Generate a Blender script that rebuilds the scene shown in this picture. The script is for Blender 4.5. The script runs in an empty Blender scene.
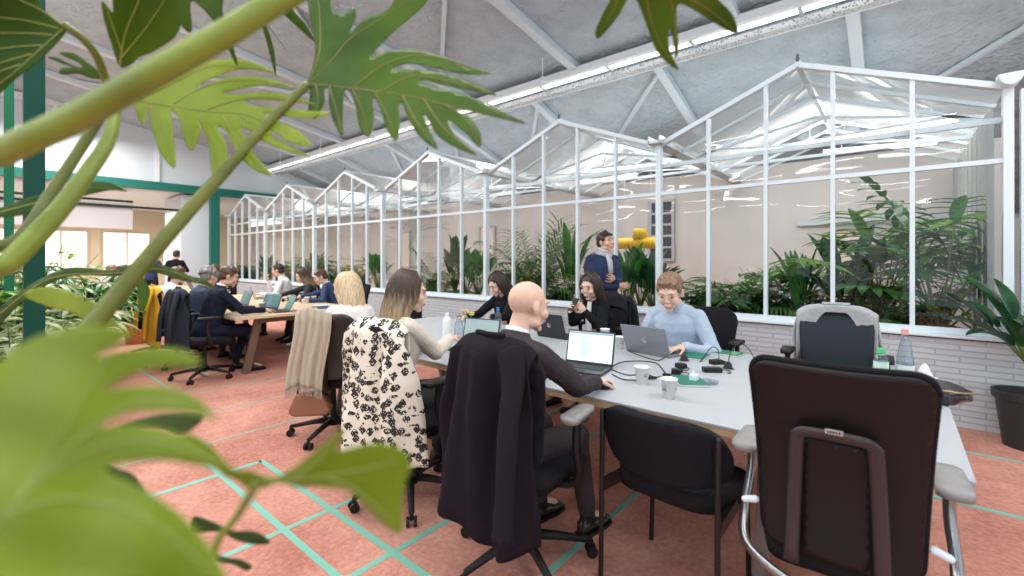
import bpy, bmesh, math, random
from mathutils import Vector, Matrix, noise
from mathutils.geometry import delaunay_2d_cdt

# ------------------------------------------------------------------ camera, world, exposure, large lights
S = bpy.context.scene
COL = S.collection
FPX = 455.0
HORIZ = 260.0
CAMZ = 1.42
YAW = math.radians(40.2)
FW = Vector((-math.sin(YAW), math.cos(YAW), 0))
RT = Vector((math.cos(YAW), math.sin(YAW), 0))

cd = bpy.data.cameras.new('camera')
cam = bpy.data.objects.new('camera', cd)
COL.objects.link(cam)
cam.location = (0, 0, CAMZ)
cam.rotation_euler = (math.radians(90), 0, YAW)
cd.sensor_width = 36
cd.lens = FPX / 1024 * 36
cd.shift_y = -28 / 1024
cd.clip_start = 0.02
cd.dof.use_dof = True
cd.dof.focus_distance = 2.9
cd.dof.aperture_fstop = 1.6
S.camera = cam

w = bpy.data.worlds.new('world')
S.world = w
w.use_nodes = True
bgn = w.node_tree.nodes['Background']
bgn.inputs[0].default_value = (0.80, 0.92, 1.0, 1)
bgn.inputs[1].default_value = 1.15
S.view_settings.view_transform = 'Standard'
S.view_settings.look = 'None'
S.view_settings.gamma = 1
S.view_settings.use_curve_mapping = False
S.view_settings.exposure = 0.33
S.cycles.use_denoising = True
S.cycles.max_bounces = 8
S.cycles.transparent_max_bounces = 24
S.cycles.diffuse_bounces = 3
S.cycles.glossy_bounces = 3
S.cycles.caustics_reflective = False
S.cycles.caustics_refractive = False
S.cycles.sample_clamp_indirect = 6


R_ = math.radians


def area(name, loc, rot, sx, sy, power, col=(1, 1, 1)):
    l = bpy.data.lights.new(name, 'AREA')
    l.shape = 'RECTANGLE'
    l.size = sx
    l.size_y = sy
    l.energy = power
    l.color = col
    o = bpy.data.objects.new(name, l)
    COL.objects.link(o)
    o.location = loc
    o.rotation_euler = rot
    return o


area('ceiling_light_row', (-2.0, 1.2, 5.2), (math.radians(-12), 0, 0), 9, 1.2, 200, (1, .98, .95))
area('ceiling_light_row', (-12.0, 1.5, 4.9), (0, 0, 0), 9, 2, 520, (1, .97, .93))
area('ceiling_light_row', (2.5, 4.0, 4.9), (0, 0, 0), 3, 3, 110, (1, .98, .96))
area('glasshouse_light_row', (-3.0, 7.3, 3.6), (0, 0, 0), 8, .6, 170, (1, .93, .87))
area('glasshouse_light_row', (-12.0, 7.3, 3.6), (0, 0, 0), 9, .6, 170, (1, .93, .87))
area('added_ceiling_fill', (-6.0, 8.4, 3.3), (R_(180), 0, 0), 14, .5, 26, (.90, .97, 1))  # added fill aimed up to brighten the rear ceiling, not a real fixture
area('added_ceiling_fill', (-5.0, -1.5, 2.6), (R_(180), 0, 0), 12, 1.0, 150, (.97, .98, 1))  # same added fill, lifting the front ceiling from below
area('back_room_light', (-20.5, 2, 3.0), (0, 0, 0), 5, 8, 330, (1, .9, .78))


def P(px, py, Z=None, Y=None, t=None):
    """a point of the place seen at (px, py), at height Z, on the plane Y, or at depth t"""
    u = (px - 512) / FPX
    v = (HORIZ - py) / FPX
    d = FW + RT * u + Vector((0, 0, v))
    if Z is not None:
        t = (Z - CAMZ) / v
    elif Y is not None:
        t = Y / d.y
    return Vector((0, 0, CAMZ)) + d * t


# ------------------------------------------------------------------ materials
MATS = {}


def M(name, col, rough=.6, metal=0., spec=.5, var=0., vscale=8., bump=0., bscale=60., trans=0., emit=0., sheen=0., coat=0., sss=0.):
    if name in MATS:
        return MATS[name]
    m = bpy.data.materials.new(name)
    m.use_nodes = True
    nt = m.node_tree
    b = nt.nodes['Principled BSDF']
    b.inputs['Base Color'].default_value = (*col, 1)
    b.inputs['Roughness'].default_value = rough
    b.inputs['Metallic'].default_value = metal
    b.inputs['Specular IOR Level'].default_value = spec
    b.inputs['Sheen Weight'].default_value = sheen
    b.inputs['Coat Weight'].default_value = coat
    if sss:
        b.inputs['Subsurface Weight'].default_value = sss
        b.inputs['Subsurface Radius'].default_value = (.02, .008, .005)
    if trans:
        b.inputs['Transmission Weight'].default_value = trans
    if emit:
        b.inputs['Emission Color'].default_value = (*col, 1)
        b.inputs['Emission Strength'].default_value = emit
    tc = nt.nodes.new('ShaderNodeTexCoord')
    if var:
        n = nt.nodes.new('ShaderNodeTexNoise')
        n.inputs['Scale'].default_value = vscale
        n.inputs['Detail'].default_value = 6
        nt.links.new(tc.outputs['Object'], n.inputs['Vector'])
        mx = nt.nodes.new('ShaderNodeMix')
        mx.data_type = 'RGBA'
        mx.inputs[6].default_value = (*[max(0, c * (1 - var)) for c in col], 1)
        mx.inputs[7].default_value = (*[min(1, c * (1 + var)) for c in col], 1)
        cr = nt.nodes.new('ShaderNodeMapRange')
        cr.inputs[1].default_value = .3
        cr.inputs[2].default_value = .7
        nt.links.new(n.outputs['Fac'], cr.inputs[0])
        nt.links.new(cr.outputs[0], mx.inputs[0])
        nt.links.new(mx.outputs[2], b.inputs['Base Color'])
    if bump:
        n2 = nt.nodes.new('ShaderNodeTexNoise')
        n2.inputs['Scale'].default_value = bscale
        n2.inputs['Detail'].default_value = 4
        nt.links.new(tc.outputs['Object'], n2.inputs['Vector'])
        bp = nt.nodes.new('ShaderNodeBump')
        bp.inputs['Strength'].default_value = bump
        bp.inputs['Distance'].default_value = .02
        nt.links.new(n2.outputs['Fac'], bp.inputs['Height'])
        nt.links.new(bp.outputs[0], b.inputs['Normal'])
    MATS[name] = m
    return m


def leafmat(name, col, col2, trans=.35, rough=.4, vs=5., bl=None):
    """a leaf: diffuse, translucent and a slight gloss"""
    if name in MATS:
        return MATS[name]
    m = bpy.data.materials.new(name)
    m.use_nodes = True
    nt = m.node_tree
    b = nt.nodes['Principled BSDF']
    b.inputs['Roughness'].default_value = rough
    b.inputs['Specular IOR Level'].default_value = .4
    tc = nt.nodes.new('ShaderNodeTexCoord')
    n = nt.nodes.new('ShaderNodeTexNoise')
    n.inputs['Scale'].default_value = vs
    n.inputs['Detail'].default_value = 3
    nt.links.new(tc.outputs['Object'], n.inputs['Vector'])
    r = nt.nodes.new('ShaderNodeValToRGB')
    r.color_ramp.elements[0].position = .35
    r.color_ramp.elements[0].color = (*col, 1)
    r.color_ramp.elements[1].position = .65
    r.color_ramp.elements[1].color = (*col2, 1)
    nt.links.new(n.outputs['Fac'], r.inputs[0])
    nt.links.new(r.outputs[0], b.inputs['Base Color'])
    tr = nt.nodes.new('ShaderNodeBsdfTranslucent')
    nt.links.new(r.outputs[0], tr.inputs[0])
    ms = nt.nodes.new('ShaderNodeMixShader')
    ms.inputs[0].default_value = trans
    nt.links.new(b.outputs[0], ms.inputs[1])
    nt.links.new(tr.outputs[0], ms.inputs[2])
    nt.links.new(ms.outputs[0], nt.nodes['Material Output'].inputs[0])
    MATS[name] = m
    return m


def glassmat(name, tint=(1, 1, 1), gl=.10, rough=.02, wavy=0., haze=0.):
    if name in MATS:
        return MATS[name]
    m = bpy.data.materials.new(name)
    m.use_nodes = True
    nt = m.node_tree
    nt.nodes.remove(nt.nodes['Principled BSDF'])
    t = nt.nodes.new('ShaderNodeBsdfTransparent')
    t.inputs[0].default_value = (*tint, 1)
    g = nt.nodes.new('ShaderNodeBsdfGlossy')
    g.inputs['Roughness'].default_value = rough
    fr = nt.nodes.new('ShaderNodeLayerWeight')
    fr.inputs[0].default_value = .25
    ma = nt.nodes.new('ShaderNodeMath')
    ma.operation = 'MULTIPLY_ADD'
    ma.inputs[1].default_value = .32
    ma.inputs[2].default_value = gl
    nt.links.new(fr.outputs['Fresnel'], ma.inputs[0])
    ms = nt.nodes.new('ShaderNodeMixShader')
    nt.links.new(ma.outputs[0], ms.inputs[0])
    nt.links.new(t.outputs[0], ms.inputs[1])
    nt.links.new(g.outputs[0], ms.inputs[2])
    if haze:
        df = nt.nodes.new('ShaderNodeBsdfTranslucent')
        df2 = nt.nodes.new('ShaderNodeBsdfDiffuse')
        df.inputs[0].default_value = df2.inputs[0].default_value = (.85, .89, .92, 1)
        a_ = nt.nodes.new('ShaderNodeMixShader')
        nt.links.new(df.outputs[0], a_.inputs[1])
        nt.links.new(df2.outputs[0], a_.inputs[2])
        h_ = nt.nodes.new('ShaderNodeMixShader')
        h_.inputs[0].default_value = haze
        nt.links.new(ms.outputs[0], h_.inputs[1])
        nt.links.new(a_.outputs[0], h_.inputs[2])
        ms = h_
    nt.links.new(ms.outputs[0], nt.nodes['Material Output'].inputs[0])
    if wavy:
        tc = nt.nodes.new('ShaderNodeTexCoord')
        mp = nt.nodes.new('ShaderNodeMapping')
        mp.inputs['Scale'].default_value = (.8, 1, 2.5)
        n = nt.nodes.new('ShaderNodeTexNoise')
        n.inputs['Scale'].default_value = 1.3
        n.inputs['Detail'].default_value = 1
        bp = nt.nodes.new('ShaderNodeBump')
        bp.inputs['Strength'].default_value = wavy
        bp.inputs['Distance'].default_value = .02
        nt.links.new(tc.outputs['Object'], mp.inputs[0])
        nt.links.new(mp.outputs[0], n.inputs['Vector'])
        nt.links.new(n.outputs['Fac'], bp.inputs['Height'])
        nt.links.new(bp.outputs[0], g.inputs['Normal'])
    MATS[name] = m
    return m


def tapemat():
    return M('mint_tape', (.20, .50, .40), .5)


def node_mat(name, rough=.8):
    m = bpy.data.materials.new(name)
    m.use_nodes = True
    nt = m.node_tree
    b = nt.nodes['Principled BSDF']
    b.inputs['Roughness'].default_value = rough
    MATS[name] = m
    return m, nt, b


def N(nt, typ, **kw):
    n = nt.nodes.new(typ)
    for k, v in kw.items():
        setattr(n, k, v)
    return n


def carpet():
    m, nt, b = node_mat('salmon_carpet', .95)
    tc = N(nt, 'ShaderNodeTexCoord')
    n1 = N(nt, 'ShaderNodeTexNoise')
    n1.inputs['Scale'].default_value = 1.1
    n1.inputs['Detail'].default_value = 8
    n1.inputs['Roughness'].default_value = .7
    n2 = N(nt, 'ShaderNodeTexNoise')
    n2.inputs['Scale'].default_value = 38
    n2.inputs['Detail'].default_value = 5
    for n in (n1, n2):
        nt.links.new(tc.outputs['Object'], n.inputs['Vector'])
    mx = N(nt, 'ShaderNodeMath', operation='MULTIPLY_ADD')
    mx.inputs[1].default_value = .45
    nt.links.new(n2.outputs['Fac'], mx.inputs[0])
    nt.links.new(n1.outputs['Fac'], mx.inputs[2])
    r = N(nt, 'ShaderNodeValToRGB')
    r.color_ramp.elements[0].position = .50
    r.color_ramp.elements[0].color = (.39, .135, .10, 1)
    r.color_ramp.elements[1].position = .92
    r.color_ramp.elements[1].color = (.76, .385, .295, 1)
    nt.links.new(mx.outputs[0], r.inputs[0])
    nt.links.new(r.outputs[0], b.inputs['Base Color'])
    bp = N(nt, 'ShaderNodeBump')
    bp.inputs['Strength'].default_value = .5
    bp.inputs['Distance'].default_value = .01
    n3 = N(nt, 'ShaderNodeTexNoise')
    n3.inputs['Scale'].default_value = 160
    nt.links.new(tc.outputs['Object'], n3.inputs['Vector'])
    nt.links.new(n3.outputs['Fac'], bp.inputs['Height'])
    nt.links.new(bp.outputs[0], b.inputs['Normal'])
    b.inputs['Specular IOR Level'].default_value = .2
    return m


def brick():
    m, nt, b = node_mat('white_brick', .7)
    tc = N(nt, 'ShaderNodeTexCoord')
    mp = N(nt, 'ShaderNodeMapping')
    mp.inputs['Rotation'].default_value = (math.radians(90), 0, 0)
    nt.links.new(tc.outputs['Object'], mp.inputs[0])
    bt = N(nt, 'ShaderNodeTexBrick')
    bt.inputs['Color1'].default_value = (.60, .64, .67, 1)
    bt.inputs['Color2'].default_value = (.54, .58, .62, 1)
    bt.inputs['Mortar'].default_value = (.42, .46, .50, 1)
    bt.inputs['Scale'].default_value = 1
    bt.inputs['Mortar Size'].default_value = .006
    bt.inputs['Brick Width'].default_value = .31
    bt.inputs['Row Height'].default_value = .050
    # x,z -> x,y
    sx = N(nt, 'ShaderNodeSeparateXYZ')
    cx = N(nt, 'ShaderNodeCombineXYZ')
    ad = N(nt, 'ShaderNodeMath', operation='ADD')
    nt.links.new(tc.outputs['Object'], sx.inputs[0])
    nt.links.new(sx.outputs[0], ad.inputs[0])
    nt.links.new(sx.outputs[1], ad.inputs[1])
    nt.links.new(ad.outputs[0], cx.inputs[0])
    nt.links.new(sx.outputs[2], cx.inputs[1])
    nt.links.new(cx.outputs[0], bt.inputs['Vector'])
    nt.links.new(bt.outputs['Color'], b.inputs['Base Color'])
    bp = N(nt, 'ShaderNodeBump')
    bp.inputs['Strength'].default_value = .8
    bp.inputs['Distance'].default_value = .01
    iv = N(nt, 'ShaderNodeMath', operation='SUBTRACT')
    iv.inputs[0].default_value = 1
    nt.links.new(bt.outputs['Fac'], iv.inputs[1])
    nt.links.new(iv.outputs[0], bp.inputs['Height'])
    nt.links.new(bp.outputs[0], b.inputs['Normal'])
    return m


def floral():
    """black line leaf marks and dotted triangles on cream"""
    m, nt, b = node_mat('cream_black_print', .9)
    tc = N(nt, 'ShaderNodeTexCoord')
    v = N(nt, 'ShaderNodeTexVoronoi')
    v.inputs['Scale'].default_value = 25
    v.distance = 'MANHATTAN'
    w_ = N(nt, 'ShaderNodeTexNoise')
    w_.inputs['Scale'].default_value = 26
    w_.inputs['Detail'].default_value = 2
    ns = N(nt, 'ShaderNodeTexNoise')
    ns.inputs['Scale'].default_value = 110
    for n in (v, w_, ns):
        nt.links.new(tc.outputs['Object'], n.inputs['Vector'])
    sc = N(nt, 'ShaderNodeSeparateColor')
    nt.links.new(v.outputs['Color'], sc.inputs[0])
    gt = N(nt, 'ShaderNodeMath', operation='GREATER_THAN')
    gt.inputs[1].default_value = .24
    nt.links.new(sc.outputs[0], gt.inputs[0])
    d = N(nt, 'ShaderNodeMath', operation='LESS_THAN')
    d.inputs[1].default_value = .78
    nt.links.new(v.outputs['Distance'], d.inputs[0])
    g2 = N(nt, 'ShaderNodeMath', operation='GREATER_THAN')
    g2.inputs[1].default_value = .40
    nt.links.new(ns.outputs['Fac'], g2.inputs[0])
    a = N(nt, 'ShaderNodeMath', operation='MULTIPLY')
    a2 = N(nt, 'ShaderNodeMath', operation='MULTIPLY')
    nt.links.new(gt.outputs[0], a.inputs[0])
    nt.links.new(d.outputs[0], a.inputs[1])
    nt.links.new(a.outputs[0], a2.inputs[0])
    nt.links.new(g2.outputs[0], a2.inputs[1])
    mx = N(nt, 'ShaderNodeMix', data_type='RGBA')
    mx.inputs[6].default_value = (.80, .74, .63, 1)
    mx.inputs[7].default_value = (.025, .022, .02, 1)
    nt.links.new(a2.outputs[0], mx.inputs[0])
    nt.links.new(mx.outputs[2], b.inputs['Base Color'])
    return m


WHITE = M('white_metal', (.73, .82, .88), .38, spec=.5)
GALV = M('galvanised_steel', (.55, .58, .61), .4, .6)
BLACK = M('black_plastic', (.010, .009, .010), .5, spec=.35)
BLACKM = M('black_metal', (.012, .010, .010), .4, spec=.4)
GREEN = M('green_steel', (.004, .055, .036), .5, spec=.2)
TEAL = M('teal_green_steel', (.012, .15, .115), .5, spec=.3)
CHROME = M('polished_metal', (.30, .30, .31), .28, .9)
GREYPAD = M('grey_plastic', (.28, .27, .27), .5)
WOODE = M('birch_ply_edge', (.62, .42, .25), .5, var=.12, vscale=20)
GLASS = glassmat('clear_glass', (.97, .985, .98), .035, .015, .35)
ROOFGLASS = glassmat('roof_glass', (.95, .97, .97), .10, .04, .3, haze=.28)


# ------------------------------------------------------------------ mesh helpers
def rot_to(d, up=Vector((0, 0, 1))):
    d = Vector(d).normalized()
    u = Vector(up)
    if abs(d.dot(u)) > .98:
        u = Vector((0, 1, 0)) if abs(d.y) < .9 else Vector((1, 0, 0))
    x = d.cross(u).normalized()
    y = x.cross(d).normalized()
    return x, y, d


class B:
    def __init__(s):
        s.bm = bmesh.new()

    def box(s, x0, x1, y0, y1, z0, z1, mat=None):
        vs = [s.bm.verts.new(mat @ Vector(c) if mat else c) for c in
              ((x0, y0, z0), (x1, y0, z0), (x1, y1, z0), (x0, y1, z0), (x0, y0, z1), (x1, y0, z1), (x1, y1, z1), (x0, y1, z1))]
        for f in ((0, 3, 2, 1), (4, 5, 6, 7), (0, 1, 5, 4), (1, 2, 6, 5), (2, 3, 7, 6), (3, 0, 4, 7)):
            s.bm.faces.new([vs[i] for i in f])
        return s

    def bar(s, a, b, w_, h_, up=(0, 0, 1)):
        """rectangular bar between two points"""
        a, b = Vector(a), Vector(b)
        x, y, d = rot_to(b - a, up)
        x *= w_ / 2
        y *= h_ / 2
        vs = [s.bm.verts.new(p + q) for p in (a, b) for q in (-x - y, x - y, x + y, -x + y)]
        for f in ((3, 2, 1, 0), (4, 5, 6, 7), (0, 1, 5, 4), (1, 2, 6, 5), (2, 3, 7, 6), (3, 0, 4, 7)):
            s.bm.faces.new([vs[i] for i in f])
        return s

    def rings(s, rs, cap=True, close=False):
        """list of rings (lists of points) lofted together"""
        vv = [[s.bm.verts.new(p) for p in r] for r in rs]
        n = len(vv[0])
        m_ = len(vv)
        for i in range(m_ if close else m_ - 1):
            a, b = vv[i], vv[(i + 1) % m_]
            for j in range(n):
                s.bm.faces.new((a[j], a[(j + 1) % n], b[(j + 1) % n], b[j]))
        if cap and not close:
            s.bm.faces.new(vv[0][::-1])
            s.bm.faces.new(vv[-1])
        return s

    def tube(s, pts, r, n=8, flat=1., up=(0, 0, 1)):
        pts = [Vector(p) for p in pts]
        if not isinstance(r, (list, tuple)):
            r = [r] * len(pts)
        elif len(r) != len(pts):
            r = [r[0] + (r[-1] - r[0]) * i / (len(pts) - 1) for i in range(len(pts))]
        rs = []
        px = None
        for i, p in enumerate(pts):
            d = (pts[min(i + 1, len(pts) - 1)] - pts[max(i - 1, 0)])
            if d.length < 1e-9:
                d = Vector((0, 0, 1))
            x, y, d = rot_to(d, up)
            if px is not None:
                x = (px - d * px.dot(d)).normalized()
                y = x.cross(d).normalized()
            px = x
            rs.append([p + x * (r[i] * math.cos(2 * math.pi * k / n)) + y * (r[i] * flat * math.sin(2 * math.pi * k / n)) for k in range(n)])
        return s.rings(rs)

    def cap(s, a, b, ra, rb, n=12):
        """tapered capsule"""
        a, b = Vector(a), Vector(b)
        d = (b - a)
        if d.length < 1e-6:
            d = Vector((0, 0, 1e-4))
        dn = d.normalized()
        pts, rr = [], []
        for k in range(4):
            th = math.pi / 2 * (1 - (k + .25) / 4)
            pts.append(a - dn * ra * math.sin(th))
            rr.append(ra * math.cos(th))
        pts += [a, b]
        rr += [ra, rb]
        for k in range(4):
            th = math.pi / 2 * ((k + .75) / 4)
            pts.append(b + dn * rb * math.sin(th))
            rr.append(rb * math.cos(th))
        return s.tube(pts, rr, n)

    def ell(s, c, r, mat=None, n=16, m_=10):
        """ellipsoid; mat is a 3x3 orientation"""
        c = Vector(c)
        rs = []
        for i in range(m_):
            ph = math.pi * (i + .35) / (m_ - .3) - math.pi / 2
            ring = []
            for j in range(n):
                a = 2 * math.pi * j / n
                v = Vector((r[0] * math.cos(ph) * math.cos(a), r[1] * math.cos(ph) * math.sin(a), r[2] * math.sin(ph)))
                ring.append(c + (mat @ v if mat else v))
            rs.append(ring)
        return s.rings(rs)

    def lathe(s, c, prof, n=24, cap=True):
        c = Vector(c)
        return s.rings([[c + Vector((r * math.cos(2 * math.pi * k / n), r * math.sin(2 * math.pi * k / n), z)) for k in range(n)] for r, z in prof], cap)

    def prism(s, poly, h0, h1, mat=None):
        """xy polygon pushed from z=h0 to h1"""
        a = [s.bm.verts.new(mat @ Vector((x, y, h0)) if mat else (x, y, h0)) for x, y in poly]
        b = [s.bm.verts.new(mat @ Vector((x, y, h1)) if mat else (x, y, h1)) for x, y in poly]
        n = len(poly)
        s.bm.faces.new(a[::-1])
        s.bm.faces.new(b)
        for i in range(n):
            s.bm.faces.new((a[i], a[(i + 1) % n], b[(i + 1) % n], b[i]))
        return s

    def quad(s, *p):
        s.bm.faces.new([s.bm.verts.new(q) for q in p])
        return s

    def grid(s, fn, nu, nv):
        vv = [[s.bm.verts.new(fn(i / nu, j / nv)) for i in range(nu + 1)] for j in range(nv + 1)]
        for j in range(nv):
            for i in range(nu):
                s.bm.faces.new((vv[j][i], vv[j][i + 1], vv[j + 1][i + 1], vv[j + 1][i]))
        return s

    def build(s, name, m, parent=None, smooth=False, bevel=0., solid=0., sub=0, remesh=0., sm=3, wrinkle=0.):
        bmesh.ops.recalc_face_normals(s.bm, faces=s.bm.faces)
        me = bpy.data.meshes.new(name)
        s.bm.to_mesh(me)
        s.bm.free()
        o = bpy.data.objects.new(name, me)
        COL.objects.link(o)
        if m:
            me.materials.append(m)
        if smooth:
            for p in me.polygons:
                p.use_smooth = True
        if parent:
            o.parent = parent
        if bevel:
            md = o.modifiers.new('bevel', 'BEVEL')
            md.width = bevel
            md.segments = 2
            md.limit_method = 'ANGLE'
            md.angle_limit = math.radians(40)
        if solid:
            md = o.modifiers.new('solid', 'SOLIDIFY')
            md.thickness = solid
            md.offset = 0
        if remesh:
            md = o.modifiers.new('remesh', 'REMESH')
            md.mode = 'VOXEL'
            md.voxel_size = remesh
            md.use_smooth_shade = True
            md = o.modifiers.new('smooth', 'SMOOTH')
            md.factor = .5
            md.iterations = sm
        if wrinkle:
            tx = bpy.data.textures.get('folds') or bpy.data.textures.new('folds', 'CLOUDS')
            tx.noise_scale = .09
            md = o.modifiers.new('folds', 'DISPLACE')
            md.texture = tx
            md.strength = wrinkle
            md.mid_level = .5
            md.texture_coords = 'LOCAL'
        if sub:
            md = o.modifiers.new('sub', 'SUBSURF')
            md.levels = sub
            md.render_levels = sub
        return o


def empty(name, loc=(0, 0, 0), rz=0., label=None, cat=None, group=None):
    o = bpy.data.objects.new(name, None)
    COL.objects.link(o)
    o.location = loc
    o.rotation_euler = (0, 0, rz)
    o.empty_display_size = .1
    return tag(o, label, cat, group)


def tag(o, label=None, cat=None, group=None, kind=None):
    if label:
        o['label'] = label
    if cat:
        o['category'] = cat
    if group:
        o['group'] = group
    if kind:
        o['kind'] = kind
    return o


def struct(o):
    o['kind'] = 'structure'
    return o


def copy_tree(o, parent=None):
    c = o.copy()
    COL.objects.link(c)
    if parent:
        c.parent = parent
    for ch in [x for x in COL.objects if x.parent == o]:
        copy_tree(ch, c)
    return c


def cr(pts, n=6, closed=False):
    """Catmull-Rom through points (tuples of any length)"""
    out = []
    k = len(pts)
    rng = range(k) if closed else range(k - 1)
    for i in rng:
        p0 = pts[(i - 1) % k] if closed or i > 0 else pts[0]
        p1 = pts[i]
        p2 = pts[(i + 1) % k]
        p3 = pts[(i + 2) % k] if closed or i + 2 < k else pts[-1]
        for j in range(n):
            t = j / n
            out.append(tuple(.5 * (2 * b + (c - a) * t + (2 * a - 5 * b + 4 * c - d) * t * t + (3 * b - a - 3 * c + d) * t ** 3)
                             for a, b, c, d in zip(p0, p1, p2, p3)))
    if not closed:
        out.append(tuple(pts[-1]))
    return out


R = math.radians
# ------------------------------------------------------------------ room shell
CARPET = carpet()
BRICK = brick()
struct(B().box(-26, 7, -5, 14.5, -.1, 0).build('floor', CARPET))

CEILM = M('sprayed_ceiling', (.44, .51, .56), .95, var=.10, vscale=3, bump=1.0, bscale=11)
for _n in CEILM.node_tree.nodes:
    if _n.type == 'BUMP':
        _n.inputs['Distance'].default_value = .07
YB, ZB = 7.0, 4.78          # the crease of the roof, above the main rail


def z1(y):
    return ZB + .15 * (YB - y)


def z2(y):
    return ZB - .32 * (y - YB)


struct(B().box(-26, -3.6, -5.1, -5, 0, 4.2).build('wall_side', M('pale_side_wall', (.55, .54, .54), .8)))
c_ = B()
for (ya, yb, f) in ((-5, YB, z1), (YB, 14.5, z2)):
    c_.rings([[Vector((x, ya, f(ya))), Vector((x, yb, f(yb))), Vector((x, yb, f(yb) + .15)), Vector((x, ya, f(ya) + .15))] for x in (-26, 7)])
struct(c_.build('ceiling', CEILM))
struct(B().box(-26, 7, 14.35, 14.5, 0, 5).build('wall_back', M('pale_wall', (.72, .70, .68), .8)))

# roof beams under both slopes
BEAM = M('white_painted_beam', (.60, .67, .72), .5)
RAIL = M('white_painted_rail', (.80, .82, .84), .4)
nb = 0
for x in (4.7, 2.13, -.43, -3.0, -5.56, -8.12, -10.68, -13.24, -15.8):
    struct(B().bar((x, YB + .1, z2(YB + .1) - .07), (x, 14.3, z2(14.3) - .07), .15, .13).build('trim_beam', BEAM, bevel=.01))
for x in (3.4, .85, -1.7, -4.25, -6.8, -9.36, -11.9, -14.5):
    struct(B().bar((x, YB - .1, z1(YB - .1) - .07), (x, -3, z1(-3) - .07), .15, .13).build('trim_beam', BEAM, bevel=.01))
for a, b in (((-3.0, 7.4), (-4.5, 8.9)), ((1.3, 8.3), (-.4, 9.9)), ((-4.95, 4.36), (-7.3, 6.3)), ((-5.56, 7.4), (-7.2, 9.2)),
             ((-8.1, 7.4), (-9.8, 9.2)), ((-5.5, 9.3), (-3.1, 11)), ((-10.7, 7.4), (-12.3, 9.2)), ((-11.9, 2.4), (-9.4, 5.4)), ((-14.5, 1.5), (-12, 5)),
             ((-.45, 10.5), (-2.9, 12.4)), ((-6.9, 3.0), (-9.3, 5.5))):
    f = z1 if a[1] < YB else z2
    struct(B().bar((*a, f(a[1]) - .05), (*b, f(b[1]) - .05), .07, .06).build('trim_brace', BEAM))

# main rail with cable tray and light line under the crease
rl = empty('ceiling_rail', (-6, YB, 4.6), 0, 'long white double rail with perforated cable tray hung under the ceiling crease', 'ceiling rail')
B().box(-13, 11, -.33, -.23, .02, .10).box(-13, 11, -.33, -.31, .10, .14).build('channel', RAIL, rl)
B().box(-13, 11, -.23, -.06, .05, .065).box(-13, 11, .08, .20, -.06, .0).build('flange', RAIL, rl)
for i in range(18):
    b_ = B()
    b_.box(-12.5 + i * 1.35, -12.46 + i * 1.35, -.3, .18, -.03, -.005)
    b_.bar((-12.48 + i * 1.35, 0, 0), (-12.48 + i * 1.35, 0, .16), .015, .015)
    b_.build('hanger', GALV, rl)
m, nt, bs = node_mat('perforated_tray', .5)
tc = N(nt, 'ShaderNodeTexCoord')
wv = N(nt, 'ShaderNodeTexVoronoi')
wv.inputs['Scale'].default_value = 26
rp = N(nt, 'ShaderNodeValToRGB')
rp.color_ramp.elements[0].position = .28
rp.color_ramp.elements[0].color = (.16, .16, .17, 1)
rp.color_ramp.elements[1].position = .34
rp.color_ramp.elements[1].color = (.55, .57, .59, 1)
nt.links.new(tc.outputs['Object'], wv.inputs['Vector'])
nt.links.new(wv.outputs['Distance'], rp.inputs[0])
nt.links.new(rp.outputs[0], bs.inputs['Base Color'])
TRAY = m
B().box(-13, 11, -.06, .07, -.10, -.095).box(-13, 11, -.065, -.06, -.10, -.02).box(-13, 11, .07, .075, -.10, -.02).build('cable_tray', TRAY, rl)
B().box(-13, 11, -.22, -.12, .00, .03).build('light_strip', M('light_strip', (1, .98, .95), .5, emit=1.3), rl)
for i in range(5):
    t_ = empty('ceiling_light', (-4.6 - 2.56 * i, YB - .75, z1(YB - .75) - .3), 0, 'small white ceiling spotlight hung by the long rail', 'ceiling light', 'small spotlights along the ceiling rail')
    B().lathe((0, 0, -.16), ((.05, 0), (.055, .02), (.04, .1), (.01, .12)), 12).build('lamp_shade', WHITE, t_, smooth=True)
    B().cap((0, 0, -.05), (0, 0, .27), .008, .008, 6).build('rod', WHITE, t_)

# linear lamps over the near side of the hall
for i, (y, x0, x1) in enumerate(((-4.4, -8, 3), (-3.2, -8, 3), (-2.0, -6, 3), (-.9, -3, 3))):
    for j in range(int((x1 - x0) / 1.6)):
        x = x0 + j * 1.6
        zl = (3.1, 3.35, 3.65, 4.3)[i]
        ll = empty('linear_lamp', (x, y, zl), 0, 'slim white linear lamp hung in a row over the near side of the hall', 'lamp', 'linear lamps over the near side of the hall')
        B().box(-.68, .68, -.04, .04, 0, .05).bar((-.5, 0, .05), (-.5, 0, z1(y) - zl), .01, .01).bar((.5, 0, .05), (.5, 0, z1(y) - zl), .01, .01).build('housing', WHITE, ll)
        B().box(-.66, .66, -.022, .022, -.022, -.001).build('diffuser', M('lit_diffuser', (1, .98, .95), .5, emit=22), ll)

# floor tape; some strips made thinner to imitate glare washing them out
k = 0
TAPE = tapemat()
for (x0, x1, y0, y1) in ((-3.7, -1.0, 1.035, 1.07), (-3.44, -1.0, 1.295, 1.33), (-2.48, -2.445, -.5, 4.4), (-1.885, -1.85, -.5, 4.4), (-3.44, -3.4, .4, 1.31),
                         (-4.09, -4.07, .2, 4.6), (-1.225, -1.19, .2, 4.6), (-5.78, -5.76, .9, 4.6), (-7.4, -6.5, 1.85, 1.89), (-1, 6.5, 4.72, 4.76), (-.6, 6.5, 3.70, 3.74),
                         (-14, -6.6, -.4, -.36), (-4.9, -4.88, .2, 4.5), (-8.2, -6.1, 1.38, 1.405), (-8.9, -8.86, -2, 1.3)):
    k += 1
    struct(B().box(x0, x1, y0, y1, 0.0, .0015 + .0003 * (k % 3)).build('trim_floor_tape', TAPE))

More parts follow.
